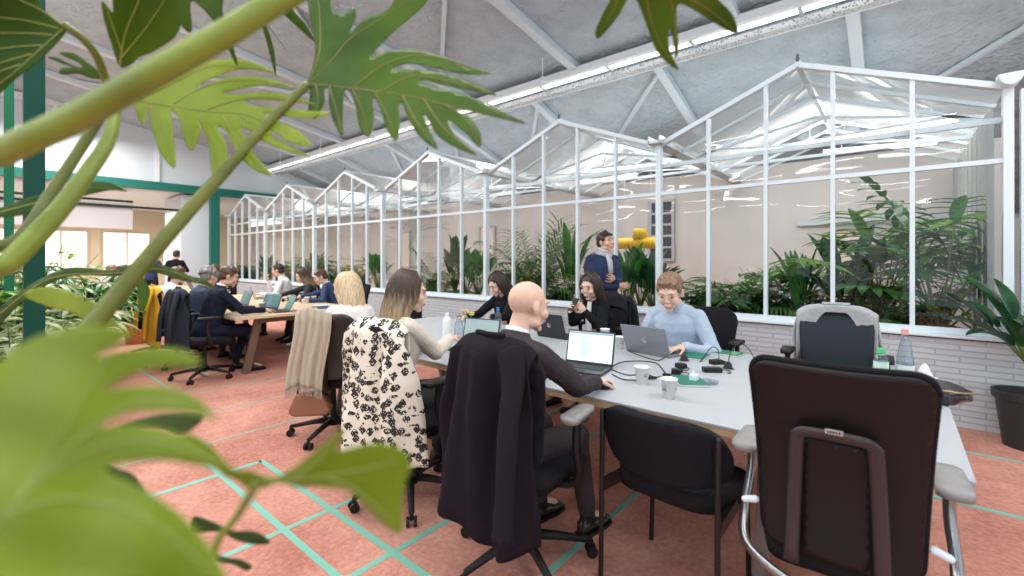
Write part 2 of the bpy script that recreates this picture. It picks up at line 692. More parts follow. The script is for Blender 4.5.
# end of the hall: teal frame, white gable wall over it, a warmer room behind
XE = -17.0
struct(B().box(XE - .1, XE + .1, -4.5, 9, 3.52, 3.76).build('trim_crossbeam', TEAL))
struct(B().box(XE - .11, XE + .11, 4.95, 5.2, 0, 3.52).build('trim_column', TEAL))
struct(B().box(XE - .11, XE + .11, -2.2, -1.95, 0, 3.52).build('trim_column', TEAL))
struct(B().box(XE - .25, XE - .12, -4.5, 9, 3.76, 6.2).build('wall_end', M('bluish_panel', (.66, .71, .76), .6)))
struct(B().box(XE - .08, XE + .05, -4.5, 7, 5.5, 5.68).build('trim_crossbeam', RAIL))
for y in (-3, -.8, 1.4, 3.6):
    struct(B().box(XE - .12, XE - .04, y - .04, y + .04, 3.76, 5.5).build('trim_post', RAIL))
struct(B().box(-19.2, XE - .35, 4.25, 5.3, 0, 3.5).build('wall_pier', M('pale_blue_pier', (.70, .76, .82), .6)))
struct(B().box(-26, XE - .3, -4.8, 9, 3.55, 3.75).build('ceiling_low', M('plain_white', (.78, .76, .76), .7)))
struct(B().box(XE - 1.0, XE - .6, -4.8, 3.1, 2.35, 3.1).build('wall_bulkhead', M('bulkhead_grey', (.62, .60, .62), .7)))
struct(B().box(XE - .6, XE - .54, -4.8, 3.1, 3.14, 3.2).build('trim_track', BLACK))
struct(B().box(XE - .6, XE - .5, -4.8, 4.6, 2.98, 3.04).build('trim_track', BLACK))
struct(B().box(-25, -17.3, -4.9, 9, 0, .004).build('floor_far', M('pale_bounce_floor', (.5, .47, .45), .6)))  # pale slab added over the carpet to cut red bounce on the low ceiling
struct(B().box(-25.2, -25, -5, 9, 0, 3.6).build('wall_far', M('beige_wall', (.80, .66, .50), .8)))
for i, (y, c) in enumerate(((-3.5, 0), (-1.6, 1), (.3, 1), (2.2, 0), (4.2, 1), (6.2, 0))):
    wd = empty('window_%d' % (i + 1), (-24.96, y, 0))
    struct(wd)
    struct(B().box(-.02, .04, -.8, .8, .95, 2.6).box(-.02, .05, -.03, .03, .95, 2.6).build('window_frame', M('pale_frame', (.62, .58, .52), .6), wd))
    struct(B().box(.041, .05, -.74, -.03, 1.0, 2.55).box(.041, .05, .03, .74, 1.0, 2.55).build('window_pane', M('lit_window_pane', (1, .9, .74), .3, emit=1.5 if c else .8), wd))

# ------------------------------------------------------------------ the glasshouse
GH = empty('greenhouse', (0, 5.5, 0), 0, 'white framed glasshouse of six gabled bays standing on low white brick wall', 'greenhouse')
GX = [.70 - 2.955 * i for i in range(7)]
SILL, EAVE, PEAK, DEP = .80, 2.84, 3.43, 3.6


def prof(x0, x1):
    return ((x0, 0), (x1, 0))


B().box(GX[6] - .05, 1.55, -.1, .08, 0, SILL - .06).build('brick_plinth', BRICK, GH)
B().box(GX[6] - .05, 1.55, -.14, .10, SILL - .045, SILL - .02).build('sill', WHITE, GH, bevel=.006)
for i in range(6):
    xr, xl = GX[i], GX[i + 1]
    xm = (xr + xl) / 2
    last = i == 5
    f = B()
    pw = .06
    f.box(xl - pw / 2, xl + pw / 2, -.04, .05, SILL - .02, EAVE)
    if i == 0:
        f.box(xr - .03, xr + .03, -.05, .05, SILL - .02, EAVE).box(xr + .09, xr + .15, .1, .18, 0, EAVE)
    for s, a, b in ((0, (xl, EAVE), (xm, PEAK)), (1, (xm, PEAK), (xr, EAVE))):
        f.bar((a[0], 0, a[1]), (b[0], 0, b[1]), .075, .05)
    o = f.build('gable_frame', WHITE, GH)
    g = B()
    for k in range(1, 5):
        x = xl + (xr - xl) * k / 5
        zt = EAVE + (PEAK - EAVE) * (1 - abs(x - xm) / (xm - xl))
        g.box(x - .018, x + .018, -.025, .03, SILL - .02, zt - .01)
    g.build('mullion', WHITE, o)
    B().box(xl, xr, -.03, .02, SILL - .02, SILL + .03).box(xl, xr, -.03, .02, 2.22, 2.26).box(xl, xr, .05, .09, 2.57, 2.62).build('transom', WHITE, o)
    gl = B()
    gl.quad((xl, .005, SILL), (xr, .005, SILL), (xr, .005, EAVE), (xm, .005, PEAK), (xl, .005, EAVE))
    gl.build('front_pane', GLASS, o)
    # roof going back
    rf = B()
    rf.quad((xl, 0, EAVE + .02), (xm, 0, PEAK + .02), (xm, DEP, PEAK + .02), (xl, DEP, EAVE + .02))
    rf.quad((xm, 0, PEAK + .02), (xr, 0, EAVE + .02), (xr, DEP, EAVE + .02), (xm, DEP, PEAK + .02))
    rf.build('roof_pane', ROOFGLASS, o)
    rb = B()
    rb.bar((xm, -.03, PEAK + .02), (xm, DEP, PEAK + .02), .05, .06)
    for y in [DEP * j / 6 for j in range(1, 7)]:
        rb.bar((xl, y, EAVE), (xm, y, PEAK), .03, .035).bar((xm, y, PEAK), (xr, y, EAVE), .03, .035)
    rb.bar((xl, DEP / 2, EAVE - .02), (xr, DEP / 2, EAVE - .02), .04, .04)
    rb.bar((xl, 1.2, EAVE + .05), (xm, 1.2, PEAK - .25), .03, .03).bar((xm, 1.2, PEAK - .25), (xr, 1.2, EAVE + .05), .03, .03)
    rb.bar((xl + .2, .8, 2.9), (xr - .3, 2.6, 3.0), .02, .02)
    rb.build('rafter', WHITE, o)
    gt = B()
    gt.box(xl - .07, xl + .07, -.16, DEP, EAVE + .0, EAVE + .035).box(xl - .08, xl - .06, -.16, DEP, EAVE, EAVE + .09).box(xl + .06, xl + .08, -.16, DEP, EAVE, EAVE + .09)
    gt.build('gutter', GALV if i else GALV, o)
    B().cap((xm, -.03, PEAK + .05), (xm, -.03, PEAK + .10), .02, .012, 8).build('ridge_cap', M('slate_fitting', (.12, .14, .16), .5), o)
# bracket and downpipe at the near end
br = B()
br.prism([(.70 + .075 * math.cos(a), EAVE + .08 + .10 * math.sin(a)) for a in [math.pi + math.pi * q / 12 for q in range(13)]], -.16, -.03, Matrix(((1, 0, 0, 0), (0, 0, 1, 0), (0, 1, 0, 0), (0, 0, 0, 1))))
br.build('gutter_end', WHITE, GH, bevel=.008)
dp = B()
for k in range(9):
    y = .35 + k * .38
    dp.box(.62, .66, y, y + .26, .82, 2.75)
dp.build('blind_slat', M('grey_blind', (.42, .43, .44), .6), GH)
B().quad((.70, 0, SILL), (.70, DEP, SILL), (.70, DEP, EAVE), (.70, 0, EAVE)).build('side_pane', GLASS, GH)
B().box(.64, .76, .08, DEP, 0, SILL).build('side_plinth', BRICK, GH)
# back wall of the glasshouse and the shelf the plants stand in
INB = M('pinkish_wall', (.64, .60, .575), .75, var=.05, vscale=1.5)
struct(B().box(-26, 1.2, 5.5 + DEP, 5.5 + DEP + .1, 0, 3.1).build('wall_inner', INB))
struct(B().box(-1.3, .9, 5.5 + DEP - .06, 5.5 + DEP - .001, 2.0, 2.12).build('trim_beam', M('blue_grey_panel', (.60, .64, .68), .6)))
trough = empty('plant_trough', (0, 5.95, 0), 0, 'long dark plant trough behind the low brick wall inside the glasshouse', 'planter')
B().box(-17, .6, -.32, .36, 0, .62).build('box', M('dark_trough', (.05, .045, .04), .7), trough)
B().box(-16.98, .58, -.30, .34, .62, .68).build('soil', M('soil', (.03, .02, .014), .95, bump=1, bscale=40), trough)
# wall openings in the inner wall
for i, (x0, x1, z0, z1_, c) in enumerate(((-3.9, -3.45, 1.45, 2.6, 0), (-.75, -.25, 1.0, 1.9, 1), (-8.8, -8.3, 1.2, 2.3, 1), (-12.5, -12, 1.2, 2.3, 1))):
    wn = empty('window_%d' % (i + 11), (0, 5.5 + DEP - .03, 0))
    struct(wn)
    fr = B()
    fr.box(x0 - .05, x0, -.03, .02, z0, z1_).box(x1, x1 + .05, -.03, .02, z0, z1_).box(x0 - .05, x1 + .05, -.03, .02, z1_, z1_ + .05).box(x0 - .05, x1 + .05, -.03, .02, z0 - .05, z0)
    for q in range(1, 5):
        if not c:
            z = z0 + (z1_ - z0) * q / 5
            fr.box(x0, x1, -.02, .0, z - .02, z + .02)
    struct(fr.build('window_frame', M('grey_frame', (.45, .46, .48), .5), wn))
    struct(B().box(x0, x1, -.005, .01, z0, z1_).build('window_pane', M('warm_opening', (.85, .68, .58), .6) if c else M('dark_shelf_back', (.05, .055, .07), .2), wn))
# tube lamps in the glasshouse
for i, (x, y, z) in enumerate(((-.1, 7.0, 2.95), (-.2, 8.0, 2.95), (-1.3, 7.4, 3.0), (-3.4, 7.0, 2.95), (-4.2, 7.8, 2.95), (-6.2, 7.2, 2.95), (-7.2, 8.0, 2.95), (-9.2, 7.2, 2.95), (-10.3, 8, 2.95), (-12.4, 7.2, 2.95))):
    tl = empty('tube_lamp', (x, y, z), R(12 if i % 2 else -6), 'white fluorescent tube lamp hung under the glass roof', 'lamp', 'tube lamps under the glass roof')
    B().cap((-.6, 0, 0), (.6, 0, 0), .018, .018, 8).build('tube', M('lit_tube', (1, .95, .9), .5, emit=5), tl)
    B().box(-.62, .62, -.03, .03, .02, .05).bar((-.4, 0, .05), (-.4, 0, .22), .01, .01).bar((.4, 0, .05), (.4, 0, .22), .01, .01).build('batten', WHITE, tl)
# yellow vent body hanging behind the glass
yv = empty('yellow_duct', tuple(P(640, 243, Y=7.6)), 0, 'bright yellow horizontal ventilation duct hanging behind the glass', 'duct')
YEL = M('yellow_enamel', (.80, .50, .02), .35)
B().cap((-.42, 0, 0), (.28, 0, 0), .10, .10, 16).build('duct_body', YEL, yv, smooth=True)
B().lathe((0, 0, .08), ((.13, 0), (.12, .12), (.11, .17), (.0001, .18)), 16).build('duct_collar', YEL, yv, smooth=True)

B().cap((-.3, 0, .09), (-.3, 0, 1.25), .008, .008, 6).build('hanger', GALV, yv)
B().cap((.2, 0, .09), (.2, 0, 1.25), .008, .008, 6).build('hanger', GALV, yv)

# green posts at the left and the planter under them
gp = P(34, 330, t=2.75)
struct(B().box(gp.x - .045, gp.x + .045, gp.y - .045, gp.y + .045, 0, z1(gp.y)).build('trim_column', GREEN))
gp2 = P(9, 300, t=4.6)
struct(B().box(gp2.x - .035, gp2.x + .035, gp2.y - .035, gp2.y + .035, 0, z1(gp2.y)).build('trim_column', M('leaf_green_steel', (.012, .14, .07), .5, spec=.2)))
# ------------------------------------------------------------------ thin shaped sheets (chair shells, leaves)
def sheet(b, outline, step, fn):
    """fill a 2-D outline with a fine triangle mesh and carry it to 3-D with fn(x, y)"""
    pts = [Vector((p[0], p[1])) for p in outline]
    n = len(pts)
    xs = [p.x for p in pts]
    ys = [p.y for p in pts]

    def inside(x, y):
        c = False
        j = n - 1
        for i in range(n):
            a, q = pts[i], pts[j]
            if (a.y > y) != (q.y > y) and x < (q.x - a.x) * (y - a.y) / (q.y - a.y) + a.x:
                c = not c
            j = i
        return c

    extra = []
    y = min(ys) + step / 2
    r = 0
    while y < max(ys):
        x = min(xs) + step / 2 + (step / 2 if r % 2 else 0)
        while x < max(xs):
            if inside(x, y):
                extra.append(Vector((x, y)))
            x += step
        y += step * .87
        r += 1
    vs, es, fs, *_ = delaunay_2d_cdt(pts + extra, [], [list(range(n))], 1, 1e-5)
    vv = [b.bm.verts.new(fn(v.x, v.y)) for v in vs]
    for f in fs:
        try:
            b.bm.faces.new([vv[i] for i in f])
        except ValueError:
            pass
    return b


def rrect(w0, w1, h, r, n=6):
    """rounded trapezoid, width w0 at the bottom and w1 at the top"""
    out = []
    for cx, cy, a0 in ((w1 / 2 - r, h - r, 0), (-w1 / 2 + r, h - r, 90), (-w0 / 2 + r, r, 180), (w0 / 2 - r, r, 270)):
        for k in range(n + 1):
            a = R(a0 + 90 * k / n)
            out.append((cx + r * math.cos(a), cy + r * math.sin(a)))
    # subdivide long edges
    o2 = []
    for i, p in enumerate(out):
        q = out[(i + 1) % len(out)]
        L = math.dist(p, q)
        m_ = max(1, int(L / .04))
        for k in range(m_):
            o2.append((p[0] + (q[0] - p[0]) * k / m_, p[1] + (q[1] - p[1]) * k / m_))
    return o2


SEATF = M('black_seat_fabric', (.012, .011, .014), .9, spec=.2, bump=.3, bscale=300)
SHELL = M('dark_brown_shell', (.011, .0075, .008), .42, spec=.25)
FRAMEC = M('charcoal_frame', (.045, .036, .038), .38, .3)
NAVYMESH = M('navy_mesh', (.012, .020, .032), .8)


def star_base(t, r=.33, mat=None):
    mat = mat or BLACK
    b = B()
    for k in range(5):
        a = R(90 + 72 * k + 18)
        d = Vector((math.cos(a), math.sin(a), 0))
        b.tube([d * .03 + Vector((0, 0, .115)), d * .15 + Vector((0, 0, .105)), d * r + Vector((0, 0, .075))], [.026, .021, .015], 8, up=(0, 0, 1))
    b.lathe((0, 0, .08), ((.045, 0), (.045, .06), (.03, .075)), 14)
    b.build('star_base', mat, t, smooth=True)
    for k in range(5):
        a = R(90 + 72 * k + 18)
        d = Vector((math.cos(a), math.sin(a), 0))
        s_ = Vector((-d.y, d.x, 0))
        c = d * r
        w_ = B()
        for q in (-1, 1):
            p = c + s_ * (q * .012) + Vector((0, 0, .027))
            w_.tube([p, p + s_ * q * .016], .027, 14)
        w_.cap(c + Vector((0, 0, .04)), c + Vector((0, 0, .075)), .012, .010, 8)
        w_.build('caster', mat, t, smooth=False)
    B().cap((0, 0, .14), (0, 0, .42), .025, .022, 12).build('gas_column', mat, t, smooth=True)


def office_chair(label, loc, rz, back='plain', top=1.08, group=None, wid=.47, arms=True, backmat=None, name='office_chair', detail=True, pad=None):
    t = empty(name, (loc[0], loc[1], 0), rz, label, 'chair', group)
    if detail:
        star_base(t)
    else:
        star_base(t, .30)
    b = B()
    sheet(b, rrect(wid * .92, wid * 1.02, .47, .09), .06, lambda x, y: Vector((x, y - .22, .47 - .03 * (abs(x) / .25) ** 3 - .03 * max(0, (y - .36) / .1))))
    b.build('seat', SEATF, t, smooth=True, solid=.06)
    B().box(-.10, .10, -.14, .12, .40, .44).build('seat_mechanism', BLACK, t, bevel=.01)
    h = top - .50

    def by(z):
        v = max(0, z / h)
        return -.24 - .07 * v ** 1.5 + .03 * math.sin(v * math.pi)
    b = B()
    bm_ = backmat or (SHELL if back == 'shell' else SEATF)
    sheet(b, rrect(wid * .88, wid, h, .05 if back == 'shell' else .11), .022 if back == 'shell' else .045, lambda x, y: Vector((x, by(y) + .05 * (x / .24) ** 2, .50 + y)))
    bo = b.build('backrest', bm_, t, smooth=True, solid=.03 if back == 'shell' else .045)
    if back == 'shell':
        ol = rrect(wid * .88 + .012, wid + .012, h + .012, .055)
        pts = [Vector((x, by(y) + .05 * (x / .24) ** 2 + .012, .494 + y)) for x, y in ol]
        bb = B()
        bb.tube(pts + [pts[0]], .011, 8)
        bb.build('rim', SEATF, bo, smooth=True)
        # cushion on the sitter's side
        b = B()
        sheet(b, rrect(wid * .82, wid * .93, h * .94, .07), .06, lambda x, y: Vector((x, by(y) + .05 * (x / .24) ** 2 + .046, .52 + y)))
        b.build('cushion', SEATF, bo, smooth=True, solid=.04)
        # inverted U support on the back
        b = B()
        pth = [(-.112, -.02), (-.104, .20), (-.096, .36), (-.09, .385), (-.07, .397), (.0, .400), (.07, .397), (.09, .385), (.096, .36), (.104, .20), (.112, -.02)]
        pp = cr([(x, by(z) - .045 + .05 * (x / .24) ** 2, .50 + z) for x, z in pth], 4)
        b.tube(pp, .021, 8, flat=.55, up=(0, 1, 0))
        b.build('support_frame', FRAMEC, t, smooth=True)
        b = B()
        sheet(b, rrect(.17, .165, .36, .03), .022, lambda x, y: Vector((x, by(y) - .022 + .05 * (x / .24) ** 2, .51 + y)))
        b.build('lower_panel', SHELL, t, smooth=True, solid=.006)
        tg = B()
        tg.box(-.022, .022, by(.40) - .067, by(.40) - .060, .912, .926).build('maker_plate', M('plate_grey', (.55, .53, .52), .3, .8), t, bevel=.001)
        lt = B()
        for q in range(5):
            lt.box(-.016 + q * .0068, -.0115 + q * .0068, by(.40) - .0685, by(.40) - .067, .916, .922)
        lt.build('plate_letters', BLACK, t)
        for s_ in (-1, 1):
            B().cap((s_ * .225, -.20, .605), (s_ * .255, -.21, .60), .012, .011, 10).build('knob', WHITE, t, smooth=True)
    else:
        b = B()
        b.tube(cr([(0, -.05, .42), (0, -.22, .43), (0, -.28, .55), (0, by(.3) - .03, .80)], 5), .028, 8, flat=.6)
        b.build('back_support', BLACK, t, smooth=True)
    if arms:
        for s_ in (-1, 1):
            a = B()
            x = s_ * (wid / 2 + .055)
            sheet(a, [(px_, py_) for px_, py_ in rrect(.085, .075, .24, .034)], .05, lambda px_, py_: Vector((x + px_, -.13 + py_, .742)))
            a.build('armrest', pad or (GREYPAD if back == 'shell' else BLACK), t, smooth=True, solid=.026)
            a = B()
            if back == 'shell':
                a.tube(cr([(x, .03, .73), (x, .02, .62), (x + s_ * .008, -.05, .50), (x - s_ * .01, -.15, .43), (x - s_ * .10, -.22, .40), (x - s_ * .2, -.24, .385), (s_ * .03, -.2, .39)], 5), .016, 8, flat=1.3)
                a.build('arm_tube', CHROME, t, smooth=True)
            else:
                a.tube(cr([(x, -.02, .73), (x, -.03, .60), (x, 0, .46), (x - s_ * .08, 0, .41), (s_ * .06, 0, .41)], 5), .019, 8, flat=1.2)
                a.build('arm_tube', BLACK, t, smooth=True)
    return t


def coat(name, label, loc, rz, ztop, hw, prof_w, length, mat, folds=(9, .022), sleeves=True, hem=None, group=None, cat='coat', seam=True, yb=-.30, front=.22, frontf=None, seed=1, sleeve_len=.55, th=.008, skew=0., arms_col=True):
    """a coat hung over a chair back; y<0 is behind the chair"""
    rnd = random.Random(seed)
    ph = [rnd.uniform(0, 6.28) for _ in range(4)]
    t = empty(name, (loc[0], loc[1], 0), rz, label, cat, group)
    hem = hem or (lambda u: 0)

    def half(v):
        v = max(0, min(1, v))
        k = v * (len(prof_w) - 1)
        i = min(int(k), len(prof_w) - 2)
        return prof_w[i] + (prof_w[i + 1] - prof_w[i]) * (k - i)

    def fn(a, c):
        u = a * 2 - 1
        v = c * (1 + front) - front          # -front..1
        if v < 0:
            vv = -v
            z = ztop - (frontf(u) * vv / front if frontf else length * vv) - .004
            y = yb + .075
            x = u * hw * (1 + .05 * vv)
            return Vector((x, y + .05 * u * u, z - .05 * abs(u) ** 3))
        x = u * half(v)
        L = length + hem(u)
        z = ztop - L * v
        if v < .07:
            q = v / .07
            y = yb + .075 * math.cos(q * math.pi / 2)
            z = ztop + .02 * math.sin(q * math.pi) - L * v
        else:
            y = yb - .02 * (v - .07)
        f = folds[1] * min(1, v * 2.4 + .08)
        y -= f * (math.sin(folds[0] * u + ph[0] + 1.4 * v) + .5 * math.sin(folds[0] * 2.1 * u + ph[1] - 2 * v) + .4 * math.sin(5 * v + 3 * u + ph[2]))
        y += .085 * max(0, (abs(u) - .55) / .45) ** 1.5 * min(1, v * 3)
        y += .04 * u * u
        z -= .06 * abs(u) ** 4
        x += .012 * math.sin(7 * v + ph[3]) * v - skew * v * (.8 - .2 * u)
        return Vector((x, y, z))
    b = B()
    b.grid(fn, 44, 44)
    o = b.build('body', mat, t, smooth=True, solid=th, wrinkle=.012)
    if sleeves:
        for s_ in ((-1, 1) if sleeves is True else sleeves):
            b = B()
            x0 = s_ * hw * .92
            pts = cr([(x0 * .70, yb + .03, ztop - .035), (x0 * .98, yb - .01, ztop - .15), (x0 * 1.04, yb - .055, ztop - .34), (x0 * 1.02, yb - .075, ztop - .12 - sleeve_len)], 6)
            b.tube(pts, [.05, .062, .066, .066, .064, .062, .060, .058, .056, .056, .054, .053, .052, .052, .051, .051, .051, .052, .05], 14, flat=.38, up=(0, 1, 0))
            so = b.build('sleeve', mat, t, smooth=True, wrinkle=.012)
            p = pts[-1]
            B().tube([Vector(p) + Vector((0, 0, .015)), Vector(p) + Vector((0, 0, .035))], .053, 14, flat=.42, up=(0, 1, 0)).build('cuff', mat, so, smooth=True)
    if seam:
        pts = [fn((u + 1) / 2, (.42 + front) / (1 + front)) + Vector((0, -.004, 0)) for u in [-.7 + 1.15 * k / 20 for k in range(21)]]
        B().tube(pts, .0035, 6).build('seam', mat, o, smooth=True)
    if not arms_col:
        return t
    b = B()
    pts = [fn((u + 1) / 2, (.02 + front) / (1 + front)) + Vector((0, -.004, .008)) for u in [-.35 + .7 * k / 14 for k in range(15)]]
    b.tube(pts, .012, 8)
    b.build('collar', mat, t, smooth=True)
    return t


# ------------------------------------------------------------------ people
SKIN = M('skin', (.66, .40, .29), .5, sss=.12)
SKIN2 = M('fair_skin', (.74, .47, .36), .5, sss=.12)
EYEW = M('eye_white', (.30, .25, .23), .3, spec=.2)
IRIS = M('iris', (.03, .02, .012), .3, spec=.2)
LIP = M('lip', (.55, .22, .19), .45)
SHOE = M('black_leather', (.02, .018, .017), .3)


def hairmat(name, a, b_, zlo=None, zhi=None):
    m, nt, bs = node_mat(name, .45)
    tc = N(nt, 'ShaderNodeTexCoord')
    mp = N(nt, 'ShaderNodeMapping')
    mp.inputs['Scale'].default_value = (55, 55, 5)
    n = N(nt, 'ShaderNodeTexNoise')
    n.inputs['Scale'].default_value = 1.5
    n.inputs['Detail'].default_value = 4
    r = N(nt, 'ShaderNodeValToRGB')
    r.color_ramp.elements[0].position = .3
    r.color_ramp.elements[1].position = .7
    r.color_ramp.elements[0].color = (*a, 1)
    r.color_ramp.elements[1].color = (*b_, 1)
    nt.links.new(tc.outputs['Object'], mp.inputs[0])
    nt.links.new(mp.outputs[0], n.inputs['Vector'])
    if zlo is not None:
        sx = N(nt, 'ShaderNodeSeparateXYZ')
        nt.links.new(tc.outputs['Object'], sx.inputs[0])
        mr = N(nt, 'ShaderNodeMapRange')
        mr.inputs[1].default_value = zhi
        mr.inputs[2].default_value = zlo
        nt.links.new(sx.outputs[2], mr.inputs[0])
        ad = N(nt, 'ShaderNodeMath', operation='MULTIPLY_ADD')
        ad.inputs[1].default_value = .45
        nt.links.new(n.outputs['Fac'], ad.inputs[0])
        m2 = N(nt, 'ShaderNodeMath', operation='MULTIPLY')
        m2.inputs[1].default_value = .62
        nt.links.new(mr.outputs[0], m2.inputs[0])
        nt.links.new(m2.outputs[0], ad.inputs[2])
        nt.links.new(ad.outputs[0], r.inputs[0])
    else:
        nt.links.new(n.outputs['Fac'], r.inputs[0])
    nt.links.new(r.outputs[0], bs.inputs['Base Color'])
    bp = N(nt, 'ShaderNodeBump')
    bp.inputs['Strength'].default_value = .6
    bp.inputs['Distance'].default_value = .006
    nt.links.new(n.outputs['Fac'], bp.inputs['Height'])
    nt.links.new(bp.outputs[0], bs.inputs['Normal'])
    return m


H_DARK = hairmat('dark_brown_hair', (.012, .008, .007), (.05, .028, .018))
H_BROWN = hairmat('brown_hair', (.04, .02, .012), (.14, .07, .04))
H_SAND = hairmat('sandy_hair', (.13, .075, .04), (.32, .19, .11))
H_BLOND = hairmat('blond_hair', (.48, .32, .17), (.82, .64, .42))
H_OMBRE = hairmat('ombre_hair', (.05, .025, .015), (.62, .42, .25), -.30, .05)
H_GREY = hairmat('grey_hair', (.10, .085, .08), (.34, .31, .29))


def ik(a, c, l1, l2, pole):
    d = c - a
    L = min(d.length, (l1 + l2) * .995)
    dn = d.normalized()
    c = a + dn * L
    x = (l1 * l1 - l2 * l2 + L * L) / (2 * L)
    h = math.sqrt(max(0, l1 * l1 - x * x))
    pl = Vector(pole)
    pl = (pl - dn * pl.dot(dn)).normalized()
    return a + dn * x + pl * h, c


def hand(b, w_, f, n, side, curl=.5, spread=.10, grip=False):
    """palm and five fingers; w_ wrist, f forward, n palm normal (out of the back of the hand is -n)"""
    f = f.normalized()
    n = (n - f * n.dot(f)).normalized()
    s = f.cross(n).normalized() * side      # towards the thumb
    m3 = Matrix((s, f, n)).transposed()
    b.ell(w_ + f * .045, (.040, .052, .015), m3, 12, 8)
    b.cap(w_ - f * .02, w_ + f * .03, .024, .026, 10)
    for k, (o, L, r) in enumerate(((.030, .070, .0085), (.010, .078, .009), (-.011, .073, .0085), (-.030, .058, .0075))):
        p = w_ + f * (.082 - .004 * abs(k - 1)) + s * o
        d = (f + s * (spread * (1.2 - k))).normalized()
        ang = curl * (.5 + .08 * k)
        for q, fr in enumerate((.45, .32, .23)):
            d2 = (d * math.cos(ang) + n * math.sin(ang)).normalized()
            e = p + d2 * L * fr
            b.cap(p, e, r * (1 - .08 * q), r * (.94 - .08 * q), 8)
            p = e
            d = d2
            ang = curl * (.75 + .1 * k)
    p = w_ + f * .02 + s * .032
    d = (f * .75 + s * .65 + n * (.25 + curl * .3)).normalized()
    for q, L in enumerate((.036, .030, .024)):
        e = p + d * L
        b.cap(p, e, .0115 - .001 * q, .0105 - .001 * q, 8)
        p = e
        d = (d + f * .25 - s * (.25 + .5 * curl * grip) + n * .2).normalized()


def head_mesh(b, c, mat, male=True):
    def q(v):
        return c + mat @ Vector(v)
    e = lambda p, r: b.ell(q(p), r, mat, 16, 12)
    e((0, -.012, .030), (.074, .093, .084))
    e((0, .028, .0), (.062, .066, .078))
    e((0, .030, -.052), (.054 if male else .049, .056, .050))
    e((0, .070, -.094), (.024 if male else .020, .020, .018))
    for s in (-1, 1):
        e((s * .030, .079, .034), (.028, .014, .010))
        e((s * .040, .062, -.026), (.024, .028, .026))
        e((s * .045, .012, -.072), (.018, .040, .020))
        b.ell(q((s * .077, -.004, -.006)), (.009, .018, .030), mat, 10, 8)
        e((s * .009, .094, -.020), (.008, .009, .007))
    b.cap(q((0, .087, .022)), q((0, .103, -.016)), .007, .0105, 8)
    e((0, .088, -.052), (.024, .014, .012))
    e((0, .086, -.066), (.020, .013, .008))


def hair_mesh(b, style, c, mat, rnd):
    def q(v):
        return c + mat @ Vector(v)
    if style == 'bald':
        return
    if style in ('short', 'curly', 'swept'):
        b.ell(q((0, -.022, .050)), (.082, .096, .078), mat, 18, 12)
        b.ell(q((0, -.055, .0)), (.074, .060, .070), mat, 14, 10)
        for s in (-1, 1):
            b.ell(q((s * .066, .012, .035)), (.016, .034, .034), mat, 10, 8)
        if style == 'swept':
            for k in range(8):
                x = -.056 + .112 * k / 7
                b.cap(q((x * .95, .066 - abs(x) * .4, .084)), q((x * .7 - .012, -.01, .118)), .013, .018, 8)
            b.ell(q((.012, .050, .100)), (.050, .030, .018), mat, 12, 8)
        elif style == 'curly':
            for _ in range(60):
                a, e = rnd.uniform(0, 6.28), rnd.uniform(-.3, 1.5)
                p = Vector((.09 * math.cos(a) * math.cos(e), -.02 + .105 * math.sin(a) * math.cos(e), .045 + .088 * math.sin(e)))
                if p.y > .06 and p.z < .085:
                    continue
                b.ell(q(p), (.021, .021, .021), mat, 8, 6)
        else:
            for k in range(9):
                x = -.062 + .124 * k / 8
                b.cap(q((x, .066 - abs(x) * .35, .085)), q((x, .0, .128 - abs(x) * .5)), .013, .018, 8)
        return
    # long hair: locks from the parting down the sides and the back
    L = {'long': .30, 'verylong': .38, 'bob': .20}[style]
    b.ell(q((0, -.024, .046)), (.083, .096, .082), mat, 18, 12)
    for k in range(40):
        a = R(122 + 296 * k / 39)           # around the head, leaving the face free
        # a measured so that 270 deg is the back
        ca, sa = math.cos(a), math.sin(a)
        if sa > .62:
            continue
        j = rnd.uniform(-.006, .006)
        pts = [(ca * .02, -.02 + sa * .05, .128), (ca * .070, -.02 + sa * .085, .085), (ca * .090, -.02 + sa * .104, .02),
               (ca * .094 + j, -.03 + sa * .098, -.06), (ca * .098 + j, -.045 + sa * .085 + j, -.13),
               (ca * .088 + 2 * j, -.055 + sa * .07, -.13 - (L - .13) * rnd.uniform(.5, .7)), (ca * .070 + 3 * j, -.06 + sa * .06, -.13 - (L - .13) * rnd.uniform(.85, 1.1))]
        pts = [q(p) for p in cr(pts, 3)]
        m_ = len(pts)
        b.tube(pts, [.013 + .005 * math.sin(math.pi * i / m_) if i < m_ - 3 else .012 * (m_ - i) / 3 * .7 + .002 for i in range(m_)], 7)


